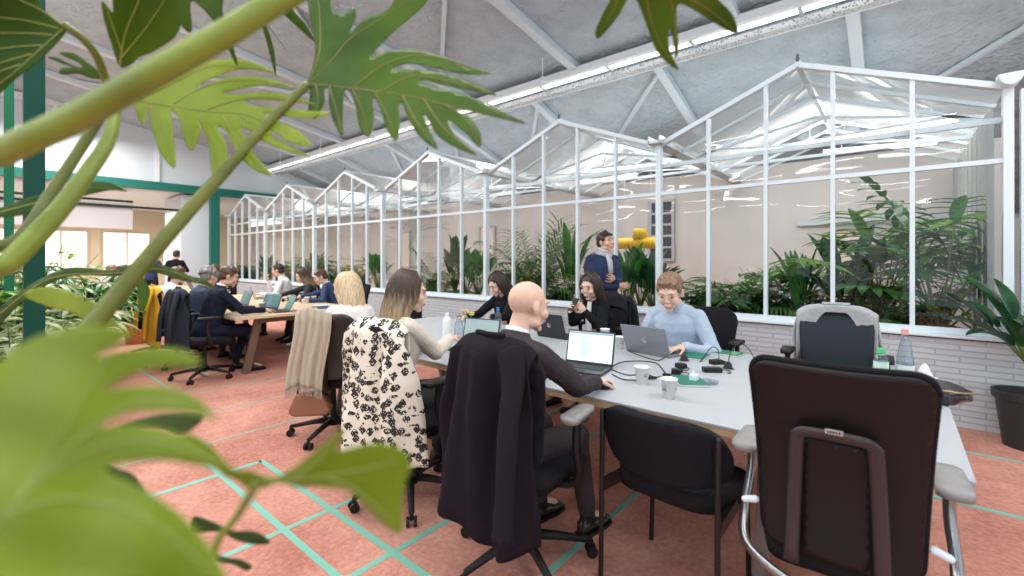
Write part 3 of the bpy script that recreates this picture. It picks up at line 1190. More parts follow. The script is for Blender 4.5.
def person(label, loc, rz, seat=.47, lean=8, turn=(0, 0), hair='short', hmat=None, top=None, skin=None, lhand=(-.2, .45, .78), rhand=(.2, .45, .78),
           legs=None, pants=None, collar=None, tie=None, fine=True, male=True, curl=(.5, .5), side_lean=0, sc=1., stand=False, arms_cross=False, sleeves=.0,
           extras=None, grip=False, shirt=None, group=None, hs=1.06, feet=(.40, .46), hn=None, fluffy=0.):
    """a person in a local frame: x right, y forward. turn = (head yaw, head pitch) in degrees"""
    t = empty('person', (loc[0], loc[1], 0), rz, label, 'person', group)
    rnd = random.Random(hash(round(loc[0] * 100)) % 1000)
    skin = skin or SKIN
    pants = pants or M('dark_trousers', (.02, .02, .028), .8)
    th = R(lean)
    sd = R(side_lean)
    up = Vector((math.sin(sd), math.sin(th), math.cos(th) * math.cos(sd))).normalized()
    fwd = Vector((0, math.cos(th), -math.sin(th)))
    rgt = fwd.cross(up).normalized()
    pel = Vector((0, 0, (.93 if stand else seat + .09)))
    k = sc * (1 if male else .94)
    waist = pel + up * .16 * k
    chest = pel + up * .34 * k
    neck = pel + up * .50 * k + fwd * .01
    sw = (.185 if male else .155) * k
    shl, shr = neck - up * .055 - rgt * sw, neck - up * .055 + rgt * sw
    yaw, pit = R(turn[0]), R(turn[1])
    hm = Matrix.Rotation(yaw, 3, 'Z') @ Matrix.Rotation(-pit, 3, 'X') @ Matrix.Scale(hs, 3)
    hc = neck + up * .062 + Vector((0, .03, 0)) + (hm @ Vector((0, .018, .075)))
    vox = .0055 if fine else .0085
    # ---- body: one continuous surface
    b = B()
    head_mesh(b, hc, hm, male)
    b.cap(neck - up * .06, hc + hm @ Vector((0, -.022, -.05)), .058 if male else .047, .053 if male else .044, 14)
    b.cap(pel, chest, .11 * k, .125 * k, 12)
    b.cap(chest + rgt * -sw * .5 + up * .05, chest + rgt * sw * .5 + up * .05, .055, .055, 10)
    elb = {}
    for s, tgt, sh in ((-1, lhand, shl), (1, rhand, shr)):
        if tgt is None:
            tgt = (s * .20, .05, pel.z - .05)
        pole = rgt * s * .55 - Vector((0, .2, 0)) - Vector((0, 0, 1))
        e, w_ = ik(sh, Vector(tgt), .285 * k, .25 * k, pole)
        elb[s] = (e, w_)
        b.cap(sh - rgt * s * .035 - up * .03, e, .034, .036, 10).cap(e, w_, .036, .025, 10)
        f = (w_ - e).normalized()
        n = Vector((0, 0, -1)) if not hn or hn[0 if s < 0 else 1] is None else Vector(hn[0 if s < 0 else 1])
        ff = f.copy()
        if abs(tgt[2] - .78) < .06:
            ff = Vector((f.x * .8, f.y, f.z * .1 - .05))
        hand(b, w_, ff, n, -s, curl[0 if s < 0 else 1], grip=grip)
    lg = {}
    for s in (-1, 1):
        hip = pel + Vector((s * .085, .0, -.02))
        if stand:
            kn = Vector((s * .10, .03 + .05 * s, .50))
            an = Vector((s * .10, -.02 - .10 * -s, .10))
        else:
            kn = Vector((s * .12, .42 * k, seat + .05))
            an = Vector((s * .13, feet[0 if s < 0 else 1], .10))
        if legs:
            kn, an = Vector(legs[s][0]), Vector(legs[s][1])
        lg[s] = (hip, kn, an)
        b.cap(hip, kn, .075, .05, 10).cap(kn, an, .045, .032, 10).cap(an, an + Vector((0, .12, -.055)), .03, .026, 8)
    b.build('body', skin, t, remesh=vox, sm=2)
    # ---- eyes, brows, lips
    def q(v):
        return hc + hm @ Vector(v)
    b = B()
    for s in (-1, 1):
        b.ell(q((s * .031, .0805, .012)), (.0115, .0115, .0050), hm, 12, 8)
    eo = b.build('eyes', EYEW, t, smooth=True)
    b = B()
    for s in (-1, 1):
        b.ell(q((s * .031, .090, .011)), (.0058, .003, .0048), hm, 10, 6)
    b.build('iris', IRIS, eo, smooth=True)
    b = B()
    b.tube([q((-.024, .0955, -.057)), q((-.010, .1015, -.054)), q((0, .1025, -.0555)), q((.010, .1015, -.054)), q((.024, .0955, -.057))], [.002, .0045, .004, .0045, .002], 8)
    b.tube([q((-.019, .096, -.0625)), q((0, .1005, -.0645)), q((.019, .096, -.0625))], [.002, .005, .002], 8)
    b.build('lips', LIP, t, smooth=True)
    if hmat:
        b = B()
        for s in (-1, 1):
            b.tube([q((s * .014, .0955, .037)), q((s * .030, .0945, .043)), q((s * .050, .083, .038))], [.0035, .0042, .002], 6)
        b.build('eyebrows', hmat, t, smooth=True)
        b = B()
        hair_mesh(b, hair, hc, hm, rnd)
        # object origin at the head so that the colour can run down the locks
        o = b.build('hair', hmat, t, remesh=(.0045 if fine else .007) if hair in ('short', 'swept', 'curly') else 0, sm=1, smooth=True)
        for v in o.data.vertices:
            v.co -= hc
        o.location = hc
    # ---- top
    b = B()
    cx = 1.0 + fluffy
    m3 = Matrix((rgt, fwd, up)).transposed()
    rs = []
    prof_ = ((-.10, .150, .135, -.02), (-.02, .168, .140, -.01), (.08, .158, .128, 0), (.18, .155, .122, 0), (.28, .172, .130, 0), (.36, .188, .132, 0), (.42, .182, .118, -.005), (.465, .135, .09, -.01), (.50, .078, .068, .0), (.52, .064, .06, .005))
    if not male:
        prof_ = ((-.10, .160, .135, -.02), (-.02, .165, .135, -.01), (.08, .138, .112, 0), (.18, .135, .108, 0), (.28, .150, .128, .015), (.36, .160, .122, .01), (.42, .152, .105, -.0), (.465, .115, .08, -.005), (.50, .066, .058, .0), (.515, .056, .052, .005))
    for z, rx, ry, dy in prof_:
        c0 = pel + up * z * k + fwd * dy
        rs.append([c0 + m3 @ Vector((rx * cx * k * math.cos(a), ry * cx * k * math.sin(a), 0)) for a in [2 * math.pi * j / 28 for j in range(28)]])
    b.rings(rs)
    for s, sh in ((-1, shl), (1, shr)):
        e, w_ = elb[s]
        wc = e + (w_ - e) * (1 - sleeves)
        b.cap(neck - up * .035 + rgt * s * .03, sh - rgt * s * .025 - up * .012, .042, .056 * cx, 12)
        b.cap(chest + rgt * s * .09, sh - rgt * s * .03 - up * .03, .09, .058 * cx, 12)
        b.cap(sh - rgt * s * .02 - up * .015, e, .058 * cx, .050 * cx, 14).cap(e, e + (wc - e) * .93, .049 * cx, (.036 if not fluffy else .042), 14)
    o = b.build('top', top, t, remesh=vox + .001, sm=4, wrinkle=.018 if fine else .01)
    # hollow cuffs
    if shirt:
        b = B()
        for s in (-1, 1):
            e, w_ = elb[s]
            d = (w_ - e).normalized()
            b.tube([w_ - d * .035, w_ + d * .004], .031, 14)
            b.build('cuff', shirt, t, smooth=True)
            b = B()
        b.tube([neck + up * .0, neck + up * .035 + fwd * .006], [.062, .058], 20)
        b.build('shirt_collar', shirt, t, smooth=True)
    if collar:
        b = B()
        for s in (-1, 1):
            a0 = neck + up * .03 + fwd * .056
            b.tube([a0 + rgt * s * .004, a0 + rgt * s * .030 - up * .012 + fwd * .002, a0 + rgt * s * .038 - up * .055 + fwd * .012], [.004, .016, .003], 6, flat=.35, up=tuple(fwd))
        b.tube([neck + up * .004, neck + up * .045 + fwd * .004], [.074, .062], 20)
        b.build('collar', collar, t, smooth=True)
    if tie:
        b = B()
        a0 = neck + up * .01 + fwd * .065
        b.tube([a0, a0 - up * .03 + fwd * .018, a0 - up * .2 + fwd * .062, a0 - up * .36 + fwd * .055], [.013, .010, .022, .026], 6, flat=.3, up=tuple(fwd))
        b.build('tie', tie, t, smooth=True)
    # ---- trousers and shoes
    b = B()
    b.ell(pel + Vector((0, 0, -.02)), (.17, .14, .115), None, 18, 12)
    for s in (-1, 1):
        hip, kn, an = lg[s]
        b.cap(hip, kn, .094, .066, 14).cap(kn, an + Vector((0, 0, .03)), .062, .046, 14)
    b.build('trousers', pants, t, remesh=vox + .002, sm=4, wrinkle=.012)
    for s in (-1, 1):
        a = lg[s][2]
        b = B()
        g = Vector((a.x, a.y, max(0, a.z - .10)))
        rs = []
        for y, hw_, h_ in ((-.055, .018, .035), (-.04, .034, .075), (0, .036, .085), (.05, .040, .066), (.11, .046, .046), (.16, .040, .036), (.185, .018, .022)):
            rs.append([g + Vector((hw_ * math.cos(w0), y, .012 + h_ / 2 + h_ / 2 * math.sin(w0))) for w0 in [2 * math.pi * j / 14 for j in range(14)]])
        b.rings(rs)
        so = b.build('shoe', SHOE, t, smooth=True)
        B().cap(a + Vector((0, 0, .09)), a + Vector((0, .01, -.03)), .043, .040, 12).cap(a + Vector((0, 0, -.02)), a + Vector((0, .08, -.055)), .036, .032, 10).build('sock', BLACK, t, smooth=True)
        B().prism([(g.x + x_ * .044, g.y + y_) for x_, y_ in ((-.8, -.06), (.8, -.06), (.9, 0), (1.1, .11), (.9, .17), (.3, .192), (-.3, .192), (-.9, .17), (-1.1, .11), (-.9, 0))], g.z, g.z + .016).build('sole', BLACK, so)
    return t, dict(neck=neck, hc=hc, hm=hm, up=up, fwd=fwd, rgt=rgt, hands=elb, pel=pel, k=k)
# ------------------------------------------------------------------ tables
TOPG = M('pale_grey_laminate', (.45, .475, .51), .38, spec=.4)
WOODT = M('light_oak', (.66, .50, .34), .45, var=.12, vscale=6)
LEGW = M('walnut_leg', (.16, .10, .07), .5)
TZ = .73
T1 = empty('meeting_table', (-2.0, 2.84, 0), 0, 'long pale grey meeting table with birch edge in front of the glasshouse', 'table')
B().box(-2.3, 2.19, -.83, .83, TZ - .012, TZ).build('tabletop', TOPG, T1, bevel=.002)
B().box(-2.298, 2.188, -.828, .828, TZ - .042, TZ - .012).build('edge_band', WOODE, T1)


def trestle(t, x, m_, w_=.6):
    for s in (-1, 1):
        b = B()
        b.bar((x - .12 * (1 if x < 0 else -1) * 0, s * (w_ + .05), 0), (x, s * (w_ - .10), TZ - .05), .09, .045, (1, 0, 0))
        b.build('leg', m_, t, bevel=.004)
    B().box(x - .03, x + .03, -w_ + .1, w_ - .1, TZ - .11, TZ - .045).build('crossbar', m_, t)


for x in (-1.95, -.1, 1.55):
    trestle(T1, x, M('taupe_leg', (.20, .16, .14), .5))
g_ = empty('meeting_table', (-7.95, 2.84, 0), 0, 'light oak meeting table on dark slanted legs, beyond the blond woman', 'table')
B().box(-2.1, 1.95, -.83, .83, TZ - .035, TZ).build('tabletop', WOODT, g_, bevel=.003)
for x in (-1.8, 1.75):
    trestle(g_, x, LEGW)
t3 = copy_tree(g_)
t3.location = (-13.2, 2.84, 0)
tag(t3, 'oak meeting table farthest down the hall by the teal column', 'table')
t4 = copy_tree(g_)
t4.location = (-11.5, -.7, 0)
tag(t4, 'oak meeting table behind the green post, nearer the planter', 'table')

# ------------------------------------------------------------------ chairs
FG = office_chair('large dark brown office chair with inverted U frame, closest to the camera', (-.15, 1.93), R(2), 'shell', 1.10, wid=.445)
# side chair with wide rounded backrest on four thin legs
sc_ = empty('side_chair', (-.74, 1.98, 0), R(-4), 'black padded side chair with oval backrest on thin black tube legs', 'chair')
b = B()
sheet(b, rrect(.46, .52, .44, .12), .05, lambda x, y: Vector((x, y - .16, .455 + .012 * math.cos(y * 6))))
b.build('seat', SEATF, sc_, smooth=True, solid=.07)
b = B()
ol = [(.270 * math.copysign(abs(math.cos(a)) ** .62, math.cos(a)), .135 * math.copysign(abs(math.sin(a)) ** .75, math.sin(a))) for a in [2 * math.pi * k / 56 for k in range(56)]]
sheet(b, ol, .04, lambda x, y: Vector((x, -.225 + .12 * (x / .27) ** 2 - .04 * (y / .15), .665 + y)))
b.build('backrest', SEATF, sc_, smooth=True, solid=.045)
for s in (-1, 1):
    B().cap((s * .25, -.20, .004), (s * .25, -.185, .75), .011, .011, 10).build('leg', BLACKM, sc_, smooth=True)
    B().cap((s * .23, .23, .004), (s * .22, .24, .43), .011, .011, 10).build('leg', BLACKM, sc_, smooth=True)
    B().bar((s * .25, -.19, .42), (s * .22, .22, .42), .022, .05).build('side_rail', BLACKM, sc_)

C_BALD = office_chair('black office chair under the plum coat, where the bald man sits', (-1.36, 1.69), R(8), top=1.06, pad=GREYPAD)
C_BROWN = office_chair('black office chair under the black and cream patterned coat', (-2.24, 1.70), R(0), top=1.06)
C_BLOND = office_chair('black office chair with beige scarf over one side of its back', (-3.52, 1.90), R(48), top=1.0, backmat=M('brown_black_fabric', (.035, .022, .018), .8))
office_chair('black office chair behind the young man in the light blue shirt', (-1.27, 4.02), R(180), top=.99, wid=.43)
office_chair('navy backed office chair draped with a grey fleece, empty', (-.34, 3.98), R(183), top=1.03, backmat=NAVYMESH)
office_chair('black office chair behind the woman holding a phone', (-2.34, 4.18), R(176), top=1.04, wid=.42)
office_chair('black office chair of the dark haired woman with the water bottle', (-3.5, 4.2), R(180), top=.98, detail=False)
office_chair('black office chair with a navy jacket, where the suited man sits', (-6.38, 1.80), R(-4), top=1.06)
office_chair('black office chair carrying the mustard yellow jacket', (-7.45, 1.78), R(0), top=1.04)
office_chair('black office chair under the person in white beyond the yellow jacket', (-8.45, 1.78), R(0), top=1.0, detail=False)
office_chair('navy backed office chair behind the man in white shirt and tie', (-8.85, 4.12), R(176), top=1.02, backmat=NAVYMESH, detail=False)
office_chair('black office chair of the woman in the spotted dark blouse', (-7.95, 4.12), R(180), top=.98, detail=False)
office_chair('dark office chair of the man in blue suit', (-7.1, 4.12), R(180), top=1.0, detail=False)
office_chair('black office chair pushed in at the far side beyond the blond woman', (-5.6, 4.1), R(170), top=.98, detail=False)

# ------------------------------------------------------------------ coats and scarves on the chairs
PLUM = M('plum_black_wool', (.017, .0115, .018), .95, spec=.15, bump=.3, bscale=160)
coat('long_coat', 'long plum black wool coat hung over the bald man\'s chair', (-1.31, 1.68), R(-1), 1.10, .215, (.215, .235, .26, .28, .29, .285), .71, PLUM, (6, .042),
     hem=lambda u: .05 + .09 * math.sin(2.3 * u + .4) - .12 * max(0, abs(u) - .7), seed=4, sleeve_len=.62, yb=-.335, sleeves=(1,), skew=.11)
coat('patterned_coat', 'cream coat with black leaf and triangle print hung on a chair', (-2.24, 1.70), R(8), 1.10, .21, (.21, .27, .305, .325, .33, .33), .84, floral(), (7, .035),
     hem=lambda u: -.10 * abs(u) + .03 * math.sin(5 * u), seed=7, arms_col=False, sleeves=False, seam=False, yb=-.34)
NAVYJ = M('navy_wool', (.014, .018, .034), .85, bump=.3, bscale=160)
coat('suit_jacket', 'dark navy suit jacket hung on the suited man\'s chair', (-6.38, 1.80), R(0), 1.09, .22, (.22, .24, .25, .26), .66, NAVYJ, (6, .022), seed=9, yb=-.33, seam=False, sleeve_len=.5)
coat('yellow_jacket', 'mustard yellow jacket hung on a chair back', (-7.45, 1.78), R(0), 1.08, .25, (.25, .27, .28, .28), .74, M('mustard_cloth', (.72, .40, .025), .85), (6, .02), seed=3, yb=-.33, seam=False)
coat('grey_fleece', 'light grey fleece draped over the top of the navy office chair', (-.34, 3.98), R(183), 1.07, .25, (.25, .27, .28, .28), .42, M('grey_fleece', (.42, .42, .44), .95, bump=.5, bscale=90), (5, .016),
     seed=5, frontf=lambda u: .045 + .50 * max(0, abs(u) - .25) ** 1.3, sleeves=False, seam=False, yb=-.33)
coat('black_coat', 'black coat over the chair behind the woman with a phone', (-2.34, 4.18), R(176), 1.06, .21, (.21, .23, .24, .25), .6, M('black_wool', (.012, .012, .015), .9), (5, .02), seed=2, seam=False)
coat('navy_coat', 'navy coat over the chair behind the man in white shirt', (-8.85, 4.12), R(176), 1.06, .24, (.24, .26, .27, .28), .5, NAVYJ, (5, .02), seed=8, seam=False, sleeves=False)

# beige scarf with a fringe
sv = empty('scarf', (-3.52, 1.90, 0), R(48), 'beige woollen scarf with fringe hanging over a chair back', 'scarf')
BEI = M('beige_wool', (.52, .44, .34), .95, bump=.6, bscale=120)


def scf(a, c):
    x = -.20 + .25 * a + .02 * math.sin(c * 5)
    v = c * 1.25 - .25
    if v < 0:
        return Vector((x, -.20 + .01 * math.sin(a * 9), 1.025 + v * .9))
    z = 1.035 - .57 * v + .03 * math.sin(a * 4)
    return Vector((x - .03 * v, -.33 - .02 * min(1, v * 8) - .015 * v * math.sin(a * 13) - .01 * math.sin(a * 31), z))


so = B().grid(scf, 40, 30).build('cloth', BEI, sv, smooth=True, solid=.012)
fr = B()
for i in range(34):
    p = scf(i / 33, 1)
    fr.tube([p, p + Vector((.003 * math.sin(i), 0, -.03)), p + Vector((.006 * math.sin(i * 2.3), .003, -.065))], [.004, .003, .002], 5)
fr.build('fringe', BEI, sv)
# brown bag on the floor under the blond woman's chair
bg = empty('handbag', (-3.60, 1.80, 0), R(40), 'brown leather bag slung under the seat of the scarf chair', 'bag')
b = B()
sheet(b, rrect(.30, .24, .17, .05), .04, lambda x, y: Vector((x, -.10 + .02 * math.sin(x * 9), .20 + y)))
b.build('bag_body', M('tan_leather', (.32, .15, .08), .45), bg, smooth=True, solid=.09)
B().tube(cr([(-.11, -.10, .35), (-.08, -.10, .42), (.08, -.10, .42), (.11, -.10, .35)], 5), .008, 6).build('strap', M('plum_strap', (.06, .025, .04), .6), bg, smooth=True)


# ------------------------------------------------------------------ the people
def loc2(loc, rz, p):
    v = Vector((p[0] - loc[0], p[1] - loc[1], 0))
    v = Matrix.Rotation(-rz, 3, 'Z') @ v
    return (v.x, v.y, p[2])


def pers(label, loc, deg, lw=None, rw=None, **kw):
    rz = R(deg)
    if lw:
        kw['lhand'] = loc2(loc, rz, lw)
    if rw:
        kw['rhand'] = loc2(loc, rz, rw)
    return person(label, loc, rz, **kw)


SUITG = M('dark_taupe_suit', (.048, .037, .042), .85, spec=.2, bump=.25, bscale=260)
SHW = M('white_cotton', (.78, .79, .82), .75)
SHB = M('light_blue_cotton', (.42, .50, .62), .8)
CREAM = M('cream_knit', (.74, .65, .55), .9, bump=.4, bscale=120)
WHKNIT = M('white_fluffy_knit', (.86, .80, .76), .95, bump=.8, bscale=70)
BLK = M('black_cardigan', (.008, .009, .012), .9, spec=.2)
NAVY = M('navy_suit', (.011, .014, .030), .85, spec=.2)
BLUES = M('royal_navy_suit', (.018, .042, .12), .75)
NAVYSW = M('dark_blue_sweater', (.014, .028, .085), .85)

pt, pd = pers('bald man in dark taupe suit using a mouse at the grey table', (-1.41, 1.57), -6, lw=(-1.60, 2.22, .775), rw=(-1.21, 2.12, .775), lean=12, turn=(-12, 10), hair='bald', fluffy=.07,
              top=SUITG, shirt=SHW, pants=SUITG, skin=SKIN2, curl=(.35, .55), sc=1.02, feet=(.42, .50))
pers('woman in cream cardigan with long brown to blond hair, seated at the table', (-2.42, 1.70), -10, lw=(-2.65, 2.20, .78), rw=(-2.40, 2.16, .86), lean=4, turn=(-22, 10), sc=1.10, hair='verylong', hmat=H_OMBRE,
     top=CREAM, male=False, skin=SKIN2, pants=M('black_skirt_cloth', (.015, .014, .017), .8), curl=(.4, .8), fluffy=.04)
pers('blond woman in fluffy white jumper facing away from the patterned coat', (-3.53, 2.08), 72, lean=12, turn=(40, 6), hair='long', hmat=H_BLOND, top=WHKNIT, male=False, skin=SKIN2, fluffy=.16,
     lhand=(-.18, .40, .78), rhand=(.16, .42, .78), pants=M('brown_trousers', (.10, .05, .035), .8), sc=1.04)
pers('young man in light blue shirt with sandy swept hair, typing on a silver laptop', (-1.33, 3.80), 176, lw=(-1.20, 3.38, .775), rw=(-1.50, 3.40, .775), lean=22, turn=(12, 28), hair='swept', hmat=H_SAND,
     top=SHB, collar=SHB, skin=SKIN2, curl=(.4, .4), sc=1.06, fluffy=.05, hs=1.18)
p5, d5 = pers('woman in black cardigan over a white top looking at her phone', (-2.30, 4.12), 160, lw=(-2.27, 3.76, .93), rw=(-2.41, 3.74, .935), lean=8, turn=(22, 18), hair='verylong', hmat=H_DARK,
              top=BLK, male=False, skin=SKIN2, curl=(.8, .8), hn=((.8, .1, .2), (-.8, .1, .2)), grip=True)
B().grid(lambda a, c: d5['neck'] + d5['fwd'] * (.083 + .055 * math.sin(min(1, c * 1.3) * 1.6) - .02 * (a - .5) ** 2 * 4) + d5['rgt'] * ((a - .5) * (.05 + .06 * c)) + d5['up'] * (-.01 - .36 * c), 8, 12).build('white_top', SHW, p5, smooth=True, solid=.008)
pers('dark haired woman in black looking down behind the water bottle', (-3.52, 4.12), 180, lw=(-3.36, 3.60, .775), rw=(-3.72, 3.60, .775), lean=12, turn=(-10, 30), hair='long', hmat=H_DARK, top=BLK, male=False, skin=SKIN2)
pers('man in navy suit leaning to type at the oak table', (-6.50, 1.86), -6, lw=(-6.50, 2.42, .775), rw=(-6.22, 2.42, .775), lean=15, turn=(-14, 16), hair='short', hmat=H_BROWN, top=NAVY, shirt=SHW, pants=NAVY, sc=1.08, feet=(.34, .44))
pers('grey curly haired person in dark blue beside the suited man', (-7.42, 1.95), 0, lean=14, turn=(20, 10), hair='curly', hmat=H_GREY, top=M('deep_blue_wool', (.02, .035, .075), .8), fine=False)
pers('brown haired person in white shirt seated behind the mustard jacket', (-8.42, 1.86), 0, lean=10, turn=(5, 10), hair='short', hmat=H_BROWN, top=SHW, fine=False)
p8, d8 = pers('dark haired man in white shirt and dark tie, hand to his chin', (-9.02, 3.95), 150, lw=(-9.05, 3.45, .79), sc=1.06, lean=12, turn=(-12, 4), hair='short', hmat=H_DARK, top=SHW, collar=SHW, tie=NAVY, fine=False,
              rhand=(.02, .36, 1.03), hn=(None, (0, -1, 0)), curl=(.4, 1.0))
pers('woman in spotted dark blouse with light brown hair at the oak table', (-7.98, 3.98), 160, lean=16, turn=(8, 22), hair='long', hmat=H_OMBRE, male=False, fine=False,
     top=M('spotted_blouse', (.02, .02, .025), .8, var=.9, vscale=60), skin=SKIN2, lw=(-7.9, 3.45, .78), rw=(-8.2, 3.42, .80))
pers('man in royal navy suit leaning towards the woman beside him', (-7.22, 4.0), 140, lean=24, turn=(18, 22), hair='short', hmat=H_BROWN, top=BLUES, shirt=SHW, fine=False, side_lean=8, lw=(-7.25, 3.45, .78), rw=(-7.6, 3.45, .78), skin=SKIN2)
# standing man in front of the glass
ps, ds = pers('standing dark haired man in dark blue jumper and pale scarf by the glass', (-2.74, 4.92), -108, lean=2, turn=(6, -4), hair='short', hmat=H_DARK, top=NAVYSW, stand=True,
              lhand=(.06, .27, 1.20), rhand=(-.02, .26, 1.12), pants=M('navy_trousers', (.02, .026, .05), .8), fine=True, hn=((0, -1, .2), (0, -1, .2)), curl=(.7, .7), sc=1.12, fluffy=.2)
b = B()
nk = ds['neck']
for k_, (r_, z_) in enumerate(((.078, .02), (.082, -.01), (.072, .045))):
    b.tube([nk + Vector((r_ * math.cos(a), .012 + r_ * .95 * math.sin(a), z_ + .012 * math.sin(a * 2 + k_))) for a in [2 * math.pi * j / 20 for j in range(21)]], .026, 8)
b.tube([nk + Vector((.02, .09, 0)), nk + Vector((.03, .15, -.08)), nk + Vector((.03, .17, -.22))], [.03, .038, .035], 8, flat=.5)
b.build('scarf', M('pale_scarf', (.52, .52, .54), .9, bump=.4, bscale=80), ps, smooth=True)

# people far down the hall
far = (('person in black standing by the counters far down the hall', (-15.9, 3.75), 60, H_DARK, BLK, 'short', True),
       ('person in dark blue standing far down the hall beside the one in black', (-16.4, 3.3), 40, H_DARK, NAVYSW, 'short', True),
       ('person in white shirt seated behind the foreground stem', (-9.7, .55), 20, H_BROWN, SHW, 'short', False),
       ('person in grey jumper seated at the table near the planter', (-10.9, .35), 180, H_DARK, M('grey_jumper', (.3, .3, .33), .9), 'short', False),
       ('dark haired person in charcoal at the table near the planter', (-12.2, .4), 170, H_DARK, M('charcoal_jumper', (.06, .06, .07), .9), 'short', False),
       ('person in navy seated at the farthest table', (-12.4, 1.85), 0, H_DARK, NAVY, 'short', False),
       ('person in pale jumper seated at the farthest table', (-13.6, 1.85), 0, H_SAND, CREAM, 'short', False),
       ('person in black across the farthest table by the teal column', (-12.6, 3.95), 180, H_BROWN, BLK, 'short', False))
for lb, lc, dg, hm_, tp, st, sd_ in far:
    if not sd_:
        office_chair('black office chair of the ' + lb, lc, R(dg), top=.98, detail=False)
    pers(lb, lc, dg, lean=6 if sd_ else 12, turn=(0, 8), hair=st, hmat=hm_, top=tp, fine=False, stand=sd_, **(dict(lhand=(-.16, .25, 1.1), rhand=(.14, .25, 1.12)) if sd_ else {}))

# ------------------------------------------------------------------ things on the tables
DOC = M('lit_document', (.66, .82, .92), .3, emit=.55)
SCRD = M('lit_screen_teal', (.09, .16, .17), .3, emit=.22)
SCRW = M('lit_screen_sage', (.26, .34, .32), .3, emit=.35)
KEY = M('key_black', (.03, .03, .032), .6)
SILV = M('silver_laptop', (.30, .31, .34), .35, .6)
LBLK = M('dark_laptop', (.03, .032, .036), .4, .2)


def laptop(label, loc, deg, ang=108, body=LBLK, screen=DOC, lines=True, ring=None, wd=.325, group=None):
    """user sits on the -y side"""
    t = empty('laptop', loc, R(deg), label, 'laptop', group)
    w2, D = wd / 2, .225
    B().box(-w2, w2, -D, 0, 0, .016).build('base', body, t, bevel=.003)
    b = B()
    for r_ in range(5):
        for c_ in range(13):
            x0 = -w2 + .022 + c_ * (wd - .044) / 13
            b.box(x0, x0 + (wd - .044) / 13 - .003, -.04 - r_ * .021 - .017, -.04 - r_ * .021, .016, .0185)
    b.box(-.05, .05, -D + .012, -D + .06, .016, .0168)
    b.build('keyboard', KEY, t)
    a = R(ang - 90)
    mt = Matrix.Translation((0, .0, .014)) @ Matrix.Rotation(-a, 4, 'X')
    lo = B().box(-w2, w2, -.004, .004, 0, .215, mt).build('lid', body, t, bevel=.002)
    B().box(-w2 + .010, w2 - .010, -.0052, -.0042, .016, .205, mt).build('screen', screen, lo)
    if lines:
        b = B()
        rnd = random.Random(3)
        for k_ in range(14):
            z = .175 - k_ * .0095
            ww = rnd.uniform(.05, .09)
            b.box(-.07, -.07 + ww, -.0058, -.0053, z, z + .003, mt)
        b.box(-w2 + .012, w2 - .012, -.0058, -.0053, .192, .203, mt)
        b.build('screen_text', M('screen_text_blue', (.25, .36, .48), .4, emit=.2), lo)
    if ring:
        b = B()
        n_ = 20
        b.tube([mt @ Vector((.017 * math.cos(q), .0052, .108 + .017 * math.sin(q))) for q in [2 * math.pi * j / n_ for j in range(n_ + 1)]], .0022, 5)
        b.bar(mt @ Vector((-.006, .0055, .098)), mt @ Vector((-.001, .0055, .122)), .0025, .001, (0, 1, 0))
        b.bar(mt @ Vector((.002, .0055, .094)), mt @ Vector((.007, .0055, .116)), .0025, .001, (0, 1, 0))
        b.bar(mt @ Vector((-.004, .0055, .109)), mt @ Vector((.0005, .0055, .109)), .0025, .001, (0, 1, 0))
        b.build('lid_emblem', ring, lo)
    return t


EMB = M('emblem_silver', (.7, .71, .73), .3, .6)
laptop('black laptop showing a white document in front of the bald man', (-1.525, 2.575, TZ), 9, 104)
laptop('black laptop with a pale lit screen in front of the cream cardigan', (-2.52, 2.58, TZ), 14, 106, screen=SCRW)
laptop('silver laptop with round emblem seen from behind, used by the young man', (-1.385, 3.17, TZ), 172, 112, body=SILV, ring=EMB, wd=.36)
laptop('black laptop with round emblem behind the bald man\'s head', (-2.33, 3.30, TZ), 176, 108, ring=EMB, wd=.33)
laptop('black laptop open in front of the man in navy suit', (-6.72, 2.68, TZ), 18, 112, screen=SCRD)
laptop('laptop with dark green screen at the near end of the oak table', (-6.28, 2.72, TZ), -12, 118, screen=M('lit_screen_green', (.06, .22, .19), .3, emit=.15), lines=False)
laptop('grey laptop facing the man in white shirt', (-8.7, 3.22, TZ), 160, 110, body=SILV, screen=SCRD)
laptop('dark laptop facing the grey haired person', (-7.5, 2.62, TZ), 0, 110, screen=SCRD)
laptop('closed looking dark laptop of the person across the farthest table', (-12.6, 3.3, TZ), 180, 110)
laptop('dark laptop behind the mustard jacket on the oak table', (-8.4, 2.6, TZ), 0, 110, screen=SCRD)
nbf = B().box(-.17, .17, -.12, .12, 0, .012).build('folder', M('blue_folder', (.015, .05, .16), .5), None, bevel=.002)
nbf.location = (-6.35, 3.28, TZ)
nbf.rotation_euler = (0, 0, R(-8))
tag(nbf, 'dark blue folder lying near the end of the oak table', 'folder')

CUPM = M('white_paper_cup', (.84, .83, .82), .6)


